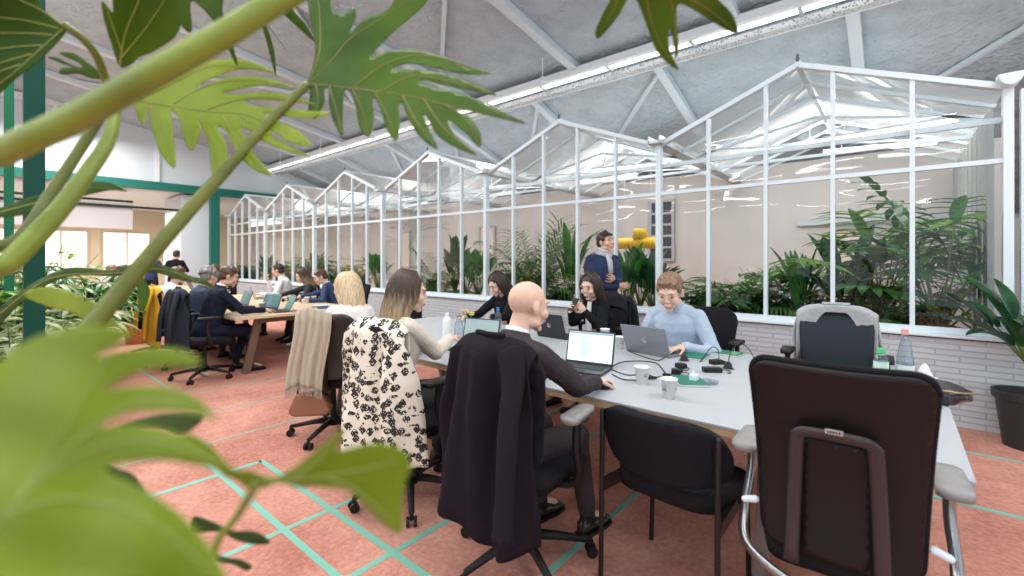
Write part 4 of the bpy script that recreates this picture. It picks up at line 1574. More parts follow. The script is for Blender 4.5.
def cup(label, p, h=.098, group=None, sleeve=True):
    t = empty('paper_cup', p, random.uniform(0, 6), label, 'cup', group)
    b = B()
    r0, r1 = .028, .041
    b.lathe((0, 0, 0), ((r0, 0), (r1, h), (r1 + .002, h), (r1 + .002, h - .005), (r1 - .002, h - .003), (r0 - .001, .006), (.0005, .006)), 28, cap=True)
    b.build('cup_body', CUPM, t, smooth=True)
    if sleeve:
        q = B()
        for a0 in (0, 2.1, 4.2):
            for r_, zz in ((0, .052), (1, .042), (2, .064)):
                for c_ in range(5 if r_ else 4):
                    a = a0 + (c_ - 2) * .17 * (.7 if r_ else 1)
                    rr = r0 + (r1 - r0) * zz / h + .0006
                    ww = .0022 if r_ else .0035
                    s_ = Vector((-math.sin(a), math.cos(a), 0))
                    c0 = Vector((rr * math.cos(a), rr * math.sin(a), zz))
                    q.bar(c0 - s_ * ww, c0 + s_ * ww, .001, .003 if r_ else .007)
        q.build('cup_print', M('cup_print_grey', (.25, .25, .26), .6), t)
    return t


random.seed(5)
cup('white paper cup beside the bald man\'s mouse hand', tuple(P(642, 384, Z=TZ)))
cup('white paper cup standing against the green notebook, nearest the table edge', tuple(P(669, 398, Z=TZ)))
cup('white paper cup right behind the bald man\'s laptop screen', tuple(P(605, 340, Z=TZ)))
cup('white paper cup between the silver laptop and the lit document', tuple(P(620, 349, Z=TZ)))
cup('paper cup beside the green screened laptop on the oak table', tuple(P(262, 310, Z=TZ)), sleeve=False)
cup('paper cup in front of the man in white shirt', tuple(P(278, 299, Z=TZ)), sleeve=False)
cup('paper cup in front of the spotted blouse, left of a pair', tuple(P(307, 303, Z=TZ)), sleeve=False)
cup('paper cup in front of the spotted blouse, right of a pair', tuple(P(314, 302, Z=TZ)), sleeve=False)
cup('paper cup nearest the tie of the man in white shirt', tuple(P(291, 301, Z=TZ)), sleeve=False)

NBG = M('green_notebook_cover', (.005, .17, .10), .45)
PAPER = M('paper', (.82, .82, .80), .7)


def notebook(label, p, deg, w_=.15, h_=.21, band=False):
    t = empty('notebook', p, R(deg), label, 'notebook')
    B().box(-w_ / 2, w_ / 2, -h_ / 2, h_ / 2, .002, .011).build('pages', PAPER, t)
    B().box(-w_ / 2 - .002, w_ / 2 + .002, -h_ / 2 - .002, h_ / 2 + .002, .011, .0135).box(-w_ / 2 - .002, w_ / 2 + .002, -h_ / 2 - .002, h_ / 2 + .002, 0, .002).build('cover', NBG, t, bevel=.001)
    if band:
        B().box(-w_ / 2 + .02, w_ / 2 - .02, -h_ / 2 + .02, -.02, .0137, .0142).build('cover_panel', M('notebook_panel', (.10, .40, .20), .5), t)


notebook('green notebook lying behind the nearest paper cup', tuple(P(689, 382, Z=TZ)), 35)
notebook('green notebook beside the black power block', tuple(P(695, 357, Z=TZ)), 5, .16, .22)
notebook('green notebook with lighter panel in front of the young man\'s elbow', tuple(P(727, 354, Z=TZ)), 84, .15, .20, True)

# mouse under the hand
ms = empty('computer_mouse', (-1.20, 2.20, TZ), R(-5), 'dark computer mouse under the bald man\'s hand', 'mouse')
B().ell((0, 0, .010), (.031, .055, .018)).build('shell', BLACK, ms, smooth=True)
B().ell((0, .03, .026), (.004, .010, .006)).build('scroll_wheel', GREYPAD, ms, smooth=True)
nb_ = B().box(-.11, .11, -.08, .08, 0, .006).build('mouse_mat', M('dark_blue_mat', (.02, .06, .08), .7), None)
nb_.location = (-1.42, 2.22, TZ)
tag(nb_, 'dark mat lying by the front edge of the black laptop', 'mat')

# phone
ph = empty('phone', tuple(p5.matrix_world @ Vector((0, 0, 0))), 0, 'black phone held up by the woman in black cardigan', 'phone')
ph.location = (-2.335, 3.665, 1.0)
ph.rotation_euler = (R(-38), 0, R(-20))
B().box(-.036, .036, -.004, .004, -.072, .072).build('phone_body', BLACK, ph, bevel=.003)
B().box(-.032, .032, .0042, .0048, -.066, .066).build('phone_screen', M('phone_screen', (.05, .06, .07), .1), ph)

# bottles
CLB = glassmat('bottle_plastic', (.80, .88, .93), .10, .03)
BLUEC = M('blue_cap', (.03, .18, .55), .4)


def bottle(label, p, prof_, capc, hcap, rcap, body=CLB, lab=None, fill=None, name='water_bottle'):
    t = empty(name, p, 0, label, 'bottle')
    B().lathe((0, 0, 0), prof_, 24).build('bottle_body', body, t, smooth=True)
    z = prof_[-1][1]
    B().lathe((0, 0, z), ((rcap, -.012), (rcap, hcap), (rcap * .85, hcap + .002)), 18).build('cap', capc, t, smooth=False)
    if lab:
        B().lathe((0, 0, 0), ((lab[0], lab[1]), (lab[0], lab[2])), 24, cap=False).build('label', lab[3], t, smooth=True)
    if fill:
        B().lathe((0, 0, .004), ((fill[0], 0), (fill[0], fill[1])), 20).build('liquid', fill[2], t, smooth=True)


bottle('clear water bottle with blue cap in front of the dark haired woman', tuple(P(498, 331, Z=TZ)), ((.030, 0), (.033, .01), (.032, .06), (.033, .12), (.031, .16), (.014, .20), (.012, .212)), BLUEC, .016, .015, lab=(.0335, .07, .115, M('pale_blue_label', (.5, .65, .8), .5)))
bottle('clear bottle with rosy cap beside the tissue, right of the green capped one', tuple(P(905, 379, Z=TZ)), ((.040, 0), (.042, .01), (.040, .10), (.032, .17), (.016, .235), (.014, .27)), M('rosy_cap', (.75, .38, .33), .5), .018, .017,
       lab=(.0425, .02, .085, M('clear_pale_label', (.72, .76, .78), .4)))
bottle('small bottle with bright green cap on the table end', tuple(P(881, 378, Z=TZ)), ((.034, 0), (.036, .01), (.036, .11), (.030, .135), (.019, .15)), M('bright_green_cap', (.10, .55, .18), .4), .022, .021,
       lab=(.0365, .03, .10, M('mint_label', (.60, .78, .66), .5)))
bottle('white insulated bottle beside the flowers at the table', tuple(P(447, 341, Z=TZ)), ((.036, 0), (.038, .01), (.038, .17), (.03, .195), (.016, .21)), WHITE, .03, .018, body=M('white_enamel', (.80, .80, .78), .35), name='thermos')
bottle('glass carafe of water beside the white insulated bottle', tuple(P(459, 339, Z=TZ)), ((.042, 0), (.045, .02), (.04, .12), (.022, .17), (.025, .20)), GREYPAD, .01, .018, name='carafe')
fl = empty('flower_posy', tuple(P(468, 337, Z=TZ)), 0, 'small white vase with yellow flowers on the grey table', 'flowers')
B().lathe((0, 0, 0), ((.025, 0), (.035, .04), (.028, .09), (.018, .12), (.02, .125)), 18).build('vase', CUPM, fl, smooth=True)
b = B()
for k_ in range(5):
    a = k_ * 1.3
    b.tube([(0, 0, .11), (.03 * math.cos(a), .03 * math.sin(a), .17), (.045 * math.cos(a), .045 * math.sin(a), .20 + .01 * k_)], .003, 5)
b.build('stem', M('flower_stem', (.10, .25, .05), .6), fl)
b = B()
for k_ in range(5):
    a = k_ * 1.3
    for j in range(7):
        c0 = Vector((.045 * math.cos(a), .045 * math.sin(a), .205 + .01 * k_))
        b.ell(c0 + Vector((.014 * math.cos(j * .9), .014 * math.sin(j * .9), 0)), (.010, .010, .006), None, 8, 5)
b.build('petals', M('soft_yellow_petal', (.85, .62, .15), .6), fl, smooth=True)

# tissue, black bag
ts = B()
sheet(ts, rrect(.10, .10, .11, .03), .018, lambda x, y: Vector((x, y * .4, .01 + .075 * math.exp(-((x / .03) ** 2) - ((y - .05) / .035) ** 2) + .012 * math.sin(60 * x + 40 * y))))
o = ts.build('tissue', PAPER, None, smooth=True, solid=.002)
o.location = P(925, 380, Z=TZ + .012)
tag(o, 'crumpled white tissue behind the black bag', 'tissue')
hb = empty('shoulder_bag', (.07, 3.12, TZ), R(-28), 'black leather bag lying at the far right end of the grey table', 'bag')
BLEA = M('glossy_black_leather', (.018, .019, .022), .28, bump=.3, bscale=30)
b = B()
b.ell((0, 0, .045), (.23, .145, .050), None, 28, 12)
b.box(-.19, .19, -.10, .10, .004, .06)
b.build('bag_body', BLEA, hb, remesh=.009, sm=6, wrinkle=.02)
B().tube(cr([(-.2, -.04, .075), (-.1, -.11, .082), (.05, -.125, .08), (.19, -.08, .07), (.225, .03, .06)], 5), .005, 6).build('zip', M('brass_zip', (.35, .27, .15), .35, .8), hb, smooth=True)
for s in (0, 1):
    B().tube(cr([(-.15, -.05 - s * .02, .085), (-.24, -.15, .03 + s * .03), (-.10, -.22, .012), (.06, -.20, .03), (.12, -.09, .085)], 6), .0085, 8).build('handle', BLEA, hb, smooth=True)

# cables, chargers, sockets on the grey table
random.seed(11)


def cable(label, pts, r=.0032, plug=None, group=None):
    t = empty('cable', tuple(P(pts[0][0], pts[0][1], Z=TZ)), 0, label, 'cable', group)
    o = t.location
    pp = []
    for q in pts:
        z = TZ + r + .001 + (q[2] if len(q) > 2 else 0)
        pp.append(tuple(P(q[0], q[1] + 0, Z=z) - o) if len(q) < 3 else tuple(P(q[0], q[1], Z=TZ) + Vector((0, 0, q[2])) - o))
    pp = cr(pp, 6)
    B().tube([Vector((p[0], p[1], max(p[2], r))) for p in pp], r, 7).build('cord', BLACK, t, smooth=True)
    p = Vector(pp[-1])
    b = B()
    b.cap(p + Vector((0, 0, .008)), p + Vector((.03, .012, .010)), .010, .008, 8)
    b.build('plug', BLACK, t, smooth=True)


cable('black cable from the lit document laptop looping past the first cup', [(613, 366), (622, 362), (640, 361), (656, 363), (663, 370), (668, 375), (676, 372)])
cable('black cable passing behind the first paper cup', [(613, 370), (628, 375), (645, 374), (655, 377), (664, 376)])
cable('black cable curling in front of the silver laptop', [(627, 350), (636, 354), (648, 358), (660, 360), (670, 352), (676, 350, .03), (680, 354)])
cable('black cable arching between the two green notebooks', [(700, 362), (706, 358, .03), (712, 354, .05), (718, 357, .05), (719, 364)])
cable('black cable arching from a table socket towards the large chair', [(728, 367), (730, 362, .05), (738, 353, .07), (748, 355, .05), (757, 364)])
cable('black cable running left below the bald man\'s screen', [(612, 374), (622, 379), (634, 380), (650, 379)])
for lb, px, py in (('black round socket near the far green notebook', 728, 369), ('black round socket near the power block', 684, 361)):
    t = empty('table_socket', tuple(P(px, py, Z=TZ)), 0, lb, 'socket')
    B().lathe((0, 0, 0), ((.032, 0), (.032, .006), (.026, .012), (.022, .03), (.012, .045)), 18).build('socket_body', BLACK, t, smooth=True)
    B().lathe((0, 0, 0), ((.040, 0), (.040, .003), (.034, .004)), 18).build('rim', GREYPAD, t, smooth=True)
for lb, px, py, dz, w_ in (('black charger block at the end of a cable by the green notebook', 676, 374, 20, .055), ('large black power block beside the clear holder', 712, 372, 35, .11),
                          ('black adapter behind the power block', 716, 364, 60, .08), ('black adapter left of the green notebook', 681, 368, -30, .06)):
    t = empty('power_adapter', tuple(P(px, py, Z=TZ)), R(dz), lb, 'adapter')
    B().box(-w_ / 2, w_ / 2, -.026, .026, 0, .03).build('block', BLACK, t, bevel=.005)
    B().tube(cr([(w_ / 2, 0, .012), (w_ / 2 + .03, .01, .012), (w_ / 2 + .05, -.02, .006), (w_ / 2 + .02, -.05, .005)], 5), .003, 6).build('cord', BLACK, t, smooth=True)
t = empty('charger', tuple(P(694, 382, Z=TZ)), 0, 'small white charger standing beside the clear tray', 'charger')
B().box(-.022, .022, -.022, .022, 0, .045).build('block', WHITE, t, bevel=.006)
B().cap((0, 0, .045), (0, 0, .062), .006, .004, 8).build('plug', WHITE, t, smooth=True)
t = empty('glass_tray', tuple(P(708, 383, Z=TZ)), R(20), 'clear low glass tray with small clips', 'tray')
B().lathe((0, 0, 0), ((.05, 0), (.056, .012), (.053, .012), (.048, .003)), 20).build('tray_body', CLB, t, smooth=True)
B().tube(cr([(-.03, 0, .01), (0, .02, .015), (.03, -.01, .01), (0, -.02, .012)], 4), .003, 6).build('clip', CHROME, t, smooth=True)
# papers and clutter on the oak tables
random.seed(21)
for i, (lb, px, py, dg) in enumerate((('white sheet of paper in the spotted blouse woman\'s hands', 300, 303, 20), ('white sheets before the man in white shirt', 277, 300, -10), ('white sheet beside the royal navy suit', 322, 306, 30), ('white paper under the suited man\'s hand', 246, 308, 10))):
    o = B().box(-.10, .10, -.14, .14, 0, .003).build('paper_sheet', PAPER, None)
    o.location = P(px, py, Z=TZ + .0005 + .0)
    o.rotation_euler = (0, 0, R(dg))
    tag(o, lb, 'paper')
for lb, px, py in (('dark headset lying in the middle of the oak table', 288, 302), ('dark pencil case lying beside the headset', 297, 303)):
    t = empty('headset' if 'headset' in lb else 'pencil_case', tuple(P(px, py, Z=TZ)), R(30), lb, 'headset' if 'headset' in lb else 'case')
    if 'headset' in lb:
        B().tube([(.08 * math.cos(a), .08 * math.sin(a), .02) for a in [math.pi * j / 12 for j in range(13)]], .008, 6).build('headband', BLACK, t, smooth=True)
        for s in (-1, 1):
            B().ell((s * .08, -.01, .03), (.018, .035, .03)).build('ear_cup', BLACK, t, smooth=True)
    else:
        B().cap((-.09, 0, .03), (.09, 0, .03), .03, .03, 12).build('case_body', BLACK, t, smooth=True)
        B().tube([(-.09, 0, .06), (.09, 0, .06)], .003, 6).build('zip', CHROME, t, smooth=True)
# terracotta pot at the end of the path
t = empty('terracotta_pot', tuple(P(138, 343, Z=0)), 0, 'terracotta pot standing on the floor behind the mustard jacket', 'pot')
B().lathe((0, 0, 0), ((.16, 0), (.21, .25), (.235, .26), (.235, .32), (.21, .32), (.20, .26)), 24).build('pot_body', M('terracotta', (.55, .17, .08), .7), t, smooth=False)
B().lathe((0, 0, .25), ((.19, 0), (.19, .02)), 20).build('soil', M('soil', (.03, .02, .014), .95), t)
# ------------------------------------------------------------------ plants
LF_PALM = leafmat('palm_green', (.03, .12, .02), (.10, .26, .04))
LF_DARK = leafmat('dark_leaf_green', (.008, .05, .018), (.02, .11, .03), .2, .3)
LF_MID = leafmat('mid_leaf_green', (.02, .11, .02), (.06, .22, .035), .3, .3)
LF_LIGHT = leafmat('light_leaf_green', (.10, .26, .03), (.24, .42, .07), .35)
LF_OLIVE = leafmat('yellowing_leaf', (.14, .16, .03), (.38, .30, .07), .35)
LF_PALE = leafmat('pale_variegated_leaf', (.22, .30, .13), (.50, .55, .30), .35)
STEM = M('green_stem', (.10, .16, .04), .6)
BARK = M('brown_stem', (.12, .08, .05), .8)


def blade(b, base, d, n, L, W, droop=.6, segs=7, shape='ovate', fold=.25):
    d = Vector(d).normalized()
    n = Vector(n)
    s = d.cross(n)
    if s.length < 1e-3:
        s = d.cross(Vector((1, 0, 0)))
    s.normalize()
    p = Vector(base)
    rows = []
    for i in range(segs + 1):
        t = i / segs
        if shape == 'ovate':
            wd = W * (math.sin(math.pi * min(1, t * .92 + .06)) ** .75) * (1 - .25 * t)
        elif shape == 'strap':
            wd = W * (1 - t ** 3) * (.6 + .4 * math.sin(math.pi * min(1, t * 1.4)))
        else:
            wd = W * math.sin(math.pi * min(1, t * .85 + .15)) ** .9
        wd = max(wd, W * .02)
        nn = s.cross(d).normalized()
        rows.append((p + s * wd / 2 + nn * wd * fold, p.copy(), p - s * wd / 2 + nn * wd * fold))
        d = (d - Vector((0, 0, 1)) * droop / segs).normalized()
        p = p + d * (L / segs)
    vv = [[b.bm.verts.new(q) for q in r] for r in rows]
    for i in range(segs):
        for j in range(2):
            b.bm.faces.new((vv[i][j], vv[i][j + 1], vv[i + 1][j + 1], vv[i + 1][j]))
    return p


def curve3(base, d, L, droop, n=8):
    d = Vector(d).normalized()
    p = Vector(base)
    out = [p.copy()]
    for i in range(n):
        d = (d - Vector((0, 0, 1)) * droop / n).normalized()
        p = p + d * L / n
        out.append(p.copy())
    return out


def frond(bl, bs, base, d, L, droop, rnd, lw=.022, ll=.30, pairs=15):
    pts = curve3(base, d, L, droop, 10)
    bs.tube(pts, [.006, .002], 5)
    for i in range(pairs):
        t = .18 + .82 * i / pairs
        k = t * 10
        j = min(int(k), 9)
        p = pts[j].lerp(pts[j + 1], k - j)
        dd = (pts[j + 1] - pts[j]).normalized()
        s = dd.cross(Vector((0, 0, 1)))
        s = s.normalized() if s.length > .05 else Vector((1, 0, 0))
        for q in (-1, 1):
            blade(bl, p, s * q + dd * (.55 + .5 * t) + Vector((0, 0, .15)), Vector((0, 0, 1)), ll * (1.05 - .65 * abs(t - .4)) * rnd.uniform(.85, 1.1) * L, lw, rnd.uniform(.5, 1.1), 4, 'strap')


def lobed(bl, base, d, L, W, rnd, pairs=6, droop=.5):
    """a deeply cut philodendron leaf"""
    pts = curve3(base, d, L, droop, 8)
    n = Vector((0, 0, 1))
    for i in range(pairs):
        t = .02 + .86 * i / pairs
        k = t * 8
        j = min(int(k), 7)
        p = pts[j].lerp(pts[j + 1], k - j)
        dd = (pts[j + 1] - pts[j]).normalized()
        s = dd.cross(n)
        s = s.normalized() if s.length > .05 else Vector((1, 0, 0))
        for q in (-1, 1):
            blade(bl, p, s * q + dd * (-.25 + 1.5 * t), n, W * (.55 + .6 * math.sin(math.pi * (t * .8 + .15))), L * .17, .5, 5, 'lobe', .12)
    blade(bl, pts[0], d, n, L * 1.04, W * .34, droop, 8, 'ovate', .1)


def plant(name, label, cat, loc, kind, h, n, spread, lm, seed, leaf=.3, wd=.1, stem=None, group=None, pot=None, trunk=0., face=None):
    rnd = random.Random(seed)
    t = empty(name, loc, rnd.uniform(0, 6) if not pot else 0, label, cat, group)
    bl, bs = B(), B()
    tb = Vector((0, 0, trunk))
    if trunk:
        bs.tube([(0, 0, 0), (.01, .01, trunk * .5), (0, 0, trunk)], [.03, .018], 8)
    for i in range(n):
        a = i * 2.399 + rnd.uniform(-.3, .3)
        e = rnd.uniform(.35, 1.25)
        d = Vector((math.cos(a) * math.cos(e) * spread * 2, math.sin(a) * math.cos(e) * spread * 2, math.sin(e) + .35))
        if kind == 'palm':
            frond(bl, bs, tb, d, h * rnd.uniform(.75, 1.1), rnd.uniform(.7, 1.5), rnd, wd, leaf)
        elif kind == 'paddle':
            hh = h * rnd.uniform(.3, .75)
            pts = curve3(tb, d + Vector((0, 0, .8)), hh, .15, 5)
            bs.tube(pts, [.010, .005], 5)
            blade(bl, pts[-1], pts[-1] - pts[-2], Vector((math.cos(a), math.sin(a), .3)) * -1, leaf * rnd.uniform(.8, 1.15), wd, rnd.uniform(.3, 1.1), 8, 'ovate')
        elif kind == 'lobed':
            hh = h * rnd.uniform(.35, .85)
            pts = curve3(tb, d, hh, rnd.uniform(.1, .4), 5)
            bs.tube(pts, [.010, .006], 5)
            dd = (pts[-1] - pts[-2]).normalized()
            lobed(bl, pts[-1], dd + Vector((0, 0, -.4)), leaf * rnd.uniform(.8, 1.15), wd, rnd, 6, rnd.uniform(.4, 1.0))
        elif kind == 'palmate':
            hh = h * rnd.uniform(.3, .95)
            pts = curve3(tb, d, hh, .3, 5)
            bs.tube(pts, [.008, .004], 5)
            for j in range(8):
                aa = j * math.pi / 4 + rnd.uniform(-.1, .1)
                blade(bl, pts[-1], Vector((math.cos(aa), math.sin(aa), rnd.uniform(-.1, .25))), Vector((0, 0, 1)), leaf * rnd.uniform(.8, 1.1), wd, rnd.uniform(.5, 1.1), 5, 'ovate')
        elif kind == 'bush':
            hh = h * rnd.uniform(.3, 1.0)
            pts = curve3(tb, d, hh, .2, 6)
            bs.tube(pts, [.006, .003], 5)
            for j in range(9):
                k = min(6, int(1 + j * .62))
                aa = j * 2.4
                blade(bl, pts[k], Vector((math.cos(aa), math.sin(aa), .35)), Vector((0, 0, 1)), leaf * rnd.uniform(.7, 1.2), wd, rnd.uniform(.4, 1.2), 4, 'ovate')
    if loc[1] > 5.6 and loc[2] > .5:       # leaves press against the panes instead of passing through
        mr = Matrix.Rotation(t.rotation_euler.z, 3, 'Z')
        for bb in (bl, bs):
            for v in bb.bm.verts:
                w = mr @ v.co + Vector(loc)
                if w.y < 5.57 or w.x > .58:
                    w.y = max(w.y, 5.57 + .015 * math.sin(w.x * 40) ** 2)
                    w.x = min(w.x, .58)
                    v.co = mr.inverted() @ (w - Vector(loc))
    bl.build('foliage', lm, t, smooth=True)
    bs.build('stem', stem or STEM, t, smooth=True)
    if pot:
        r_, hp = pot
        B().lathe((0, 0, 0), ((r_ * .72, 0), (r_ * .95, hp * .86), (r_ * 1.04, hp * .87), (r_ * 1.06, hp), (r_ * .98, hp), (r_ * .95, hp * .9)), 32, True).build('pot', M('matt_black_pot', (.022, .024, .028), .5), t, smooth=False)
        B().lathe((0, 0, hp * .88), ((r_ * .93, 0), (r_ * .93, .01)), 24).build('soil', M('soil', (.03, .02, .014), .95), t)
    return t


GP = .68
# in the trough behind the glass, read from the right end to the far left
row = [
    # px, Y, name, label, kind, h, n, spread, mat, leaf, wd
    (985, 6.2, 'philodendron', 'cut leaved philodendron at the right end behind the glass', 'lobed', 1.2, 9, .45, LF_MID, .44, .30),
    (940, 5.95, 'philodendron', 'tall dark cut leaved philodendron left of the glasshouse end', 'lobed', 1.50, 11, .42, LF_MID, .46, .32),
    (925, 6.15, 'leafy_bush', 'yellowing leafy bush low in the rightmost glass panels', 'bush', .62, 20, .5, LF_OLIVE, .12, .06),
    (893, 5.9, 'kentia_palm', 'feathery palm low behind the rightmost middle pane', 'palm', .60, 13, .6, LF_MID, .38, .022),
    (880, 6.25, 'philodendron', 'tall mid green philodendron topping the plants behind the grey fleece chair', 'lobed', 1.55, 12, .42, LF_LIGHT, .48, .34),
    (862, 6.0, 'leafy_bush', 'olive tinted bush at mid height behind the grey fleece chair', 'bush', .80, 22, .45, LF_OLIVE, .13, .06),
    (848, 6.2, 'banana_plant', 'broad leaved plant arching left above the grey fleece chair', 'paddle', .95, 8, .5, LF_DARK, .50, .17),
    (800, 5.95, 'birds_nest_plant', 'upright strap leaved plant to the left of the grey fleece chair', 'paddle', .50, 14, .35, LF_MID, .52, .09),
    (775, 6.1, 'leafy_bush', 'low dark bush beside the upright strap leaved plant', 'bush', .42, 12, .6, LF_DARK, .14, .07),
    (738, 6.1, 'fishtail_palm', 'fishtail palm right of the young man behind the glass', 'palm', .78, 13, .55, LF_PALM, .34, .030),
    (722, 5.95, 'leafy_bush', 'small leafy bush low at the foot of the fishtail palm', 'bush', .45, 14, .5, LF_MID, .12, .06),
    (697, 6.0, 'leafy_bush', 'bright small bush directly right of the young man\'s head', 'bush', .38, 12, .5, LF_MID, .11, .055),
    (652, 6.05, 'peace_lily', 'dark broad leaved plant between the standing man and the young man', 'paddle', .60, 18, .4, LF_DARK, .26, .10),
    (628, 5.95, 'peace_lily', 'mid green broad leaved plant just right of the standing man', 'paddle', .75, 18, .35, LF_MID, .24, .10),
    (570, 6.05, 'banana_plant', 'slender plant with one tall upright leaf left of the standing man', 'paddle', .95, 9, .22, LF_MID, .36, .13),
    (560, 5.9, 'leafy_bush', 'dark low bush between the palm and the standing man', 'bush', .40, 16, .6, LF_DARK, .13, .07),
    (536, 6.05, 'areca_palm', 'bushy feathery palm directly behind the bald man', 'palm', 1.15, 26, .36, LF_PALM, .34, .020),
    (505, 5.95, 'leafy_bush', 'small dark bush left of the feathery palm', 'bush', .45, 10, .4, LF_DARK, .12, .07),
    (478, 6.0, 'philodendron', 'broad dark plant behind the glass left of the dark haired woman', 'paddle', .72, 16, .4, LF_MID, .28, .12),
    (455, 6.1, 'banana_plant', 'tall plant with upright dark leaf over the woman in cream', 'paddle', 1.0, 12, .25, LF_DARK, .32, .13),
    (440, 5.95, 'fishtail_palm', 'loose palm behind the glass above the woman in cream', 'palm', .85, 14, .5, LF_PALM, .30, .026),
    (424, 6.05, 'leafy_bush', 'light leafy bush low behind the woman in cream', 'bush', .45, 16, .5, LF_LIGHT, .12, .06),
    (378, 6.0, 'peace_lily', 'broad leaved plant behind the blond woman\'s head', 'paddle', .68, 16, .4, LF_MID, .26, .12),
    (360, 6.05, 'croton', 'yellowish bush behind the blond woman', 'bush', .80, 20, .4, LF_OLIVE, .13, .07),
    (345, 6.0, 'leafy_bush', 'mid green bush behind the man in royal navy suit', 'bush', .60, 16, .45, LF_MID, .13, .07),
    (322, 6.0, 'peace_lily', 'dark plant behind the woman in spotted blouse', 'paddle', .70, 14, .4, LF_DARK, .26, .12),
    (305, 6.0, 'croton', 'yellow tinted bush between spotted blouse and white shirt', 'bush', .75, 18, .4, LF_OLIVE, .14, .08),
    (288, 6.0, 'leafy_bush', 'mid green bush just right of the man in white shirt', 'bush', .70, 18, .4, LF_MID, .13, .08),
    (268, 6.0, 'peace_lily', 'dark broad plant behind the man in white shirt', 'paddle', .62, 14, .4, LF_DARK, .26, .13),
    (252, 6.0, 'leafy_bush', 'dark bush near the far end of the trough', 'bush', .65, 18, .4, LF_MID, .14, .09),
    (241, 6.0, 'leafy_bush', 'last bush at the far end of the trough by the teal column', 'bush', .60, 16, .4, LF_DARK, .14, .09),
]
for i, (px, Y, nm, lb, kd, h, n, sp, mt, lf, wd_) in enumerate(row):
    p = P(px, 300, Y=Y)
    k_ = 1.0 if px > 780 else 1.3
    plant(nm, lb, 'plant', (p.x, p.y, GP), kd, h * k_, int(n * 1.3), sp, mt, 100 + i, lf * (k_ * 1.05 if kd != 'palm' else 1.15), wd_ * (k_ * 1.1 if kd != 'palm' else 1.25))
bf = plant('palm_tree', 'tall feathery palm deeper inside the glasshouse behind the rightmost panes', 'plant', (P(905, 250, Y=6.9).x, 6.9, 0), 'palm', .7, 12, .6, LF_PALM, 55, .34, .026, trunk=1.35, stem=BARK)

# black pot with a big leaved plant at the right edge
pr = P(1024, 446, Z=0)
rnd_ = random.Random(77)
extra = ('peace_lily', 'leafy_bush', 'croton', 'umbrella_plant')
words = ('narrow', 'broad', 'dense', 'loose', 'short', 'ragged', 'rounded', 'upright', 'spreading', 'bushy', 'thin', 'compact')
behind = ('behind the woman in cream cardigan', 'left of the dark haired woman in black', 'above the blond woman', 'behind the royal navy suit', 'above the spotted blouse', 'behind the white shirt and tie', 'beside the far end of the glasshouse', 'left of the feathery palm',
          'below the yellow duct', 'right of the fishtail palm', 'behind the standing man', 'by the upright strap leaved plant')
for i, px in enumerate((466, 418, 352, 334, 314, 279, 246, 520, 640, 760, 592, 820)):
    p = P(px, 300, Y=6.25)
    kd = ('paddle', 'bush', 'bush', 'palmate')[i % 4]
    plant(extra[i % 4], words[i] + ' green plant deeper in the trough ' + behind[i], 'plant', (p.x, p.y, GP), kd, (.95, .8, .7, .85)[i % 4], 22, .4, (LF_DARK, LF_MID, LF_OLIVE, LF_DARK)[i % 4], 300 + i, (.34, .17, .16, .22)[i % 4], (.14, .09, .08, .06)[i % 4])
t = plant('rubber_plant', 'large dark leaved plant in black pot against the white brick wall', 'potted plant', (pr.x + .02, pr.y - .02, 0), 'paddle', .50, 24, .75, LF_DARK, 12, .40, .15, pot=(.19, .42), trunk=.62)
for ch in COL.objects:
    if ch.parent == t and ch.name.startswith('foliage'):
        pass
# lobed fronds of the same kind beside it
pw = P(1000, 300, Y=5.15)

# planter and bushes round the green posts
pb = empty('planter_box', (-6.3, -.55, 0), R(8), 'low green planter box around the feet of the green posts', 'planter')
B().box(-3.2, 2.6, -.5, .42, 0, .34).build('box', M('planter_green', (.03, .12, .07), .6), pb, bevel=.01)
B().box(-3.16, 2.56, -.46, .38, .34, .37).build('soil', M('soil', (.03, .02, .014), .95), pb)
left = [
    (66, 5.2, 'umbrella_plant', 'umbrella plant with drooping fingered leaves right of the green post', 'palmate', .75, 26, .5, LF_MID, .20, .055),
    (48, 4.4, 'umbrella_plant', 'pale leaved umbrella plant right behind the thick green post', 'palmate', .65, 26, .55, LF_PALE, .20, .055),
    (88, 6.2, 'dracaena', 'bright green leafy plant at the right end of the planter', 'palmate', .60, 20, .5, LF_LIGHT, .24, .05),
    (14, 3.6, 'croton', 'yellow variegated bush between the two green posts', 'bush', .60, 30, .6, LF_PALE, .14, .06),
    (8, 5.5, 'leafy_bush', 'dark bush behind the thin green post', 'bush', .9, 30, .5, LF_MID, .16, .07),
    (30, 6.4, 'leafy_bush', 'tall mid green bush behind both green posts', 'bush', 1.1, 34, .45, LF_LIGHT, .17, .07),
    (108, 7.6, 'leafy_bush', 'small bush at the far corner of the planter', 'bush', .40, 16, .6, LF_MID, .16, .07),
    (-25, 4.4, 'umbrella_plant', 'umbrella plant at the left edge of view', 'palmate', .9, 24, .5, LF_LIGHT, .20, .055),
]
for i, (px, dt, nm, lb, kd, h, n, sp, mt, lf, wd_) in enumerate(left):
    p = P(px, 300, t=dt)
    plant(nm, lb, 'plant', (p.x, p.y, .36), kd, h * (1.5 if i < 7 else 1), int(n * 1.5), sp * .8, mt, 200 + i, lf * 1.25, wd_ * 1.2)

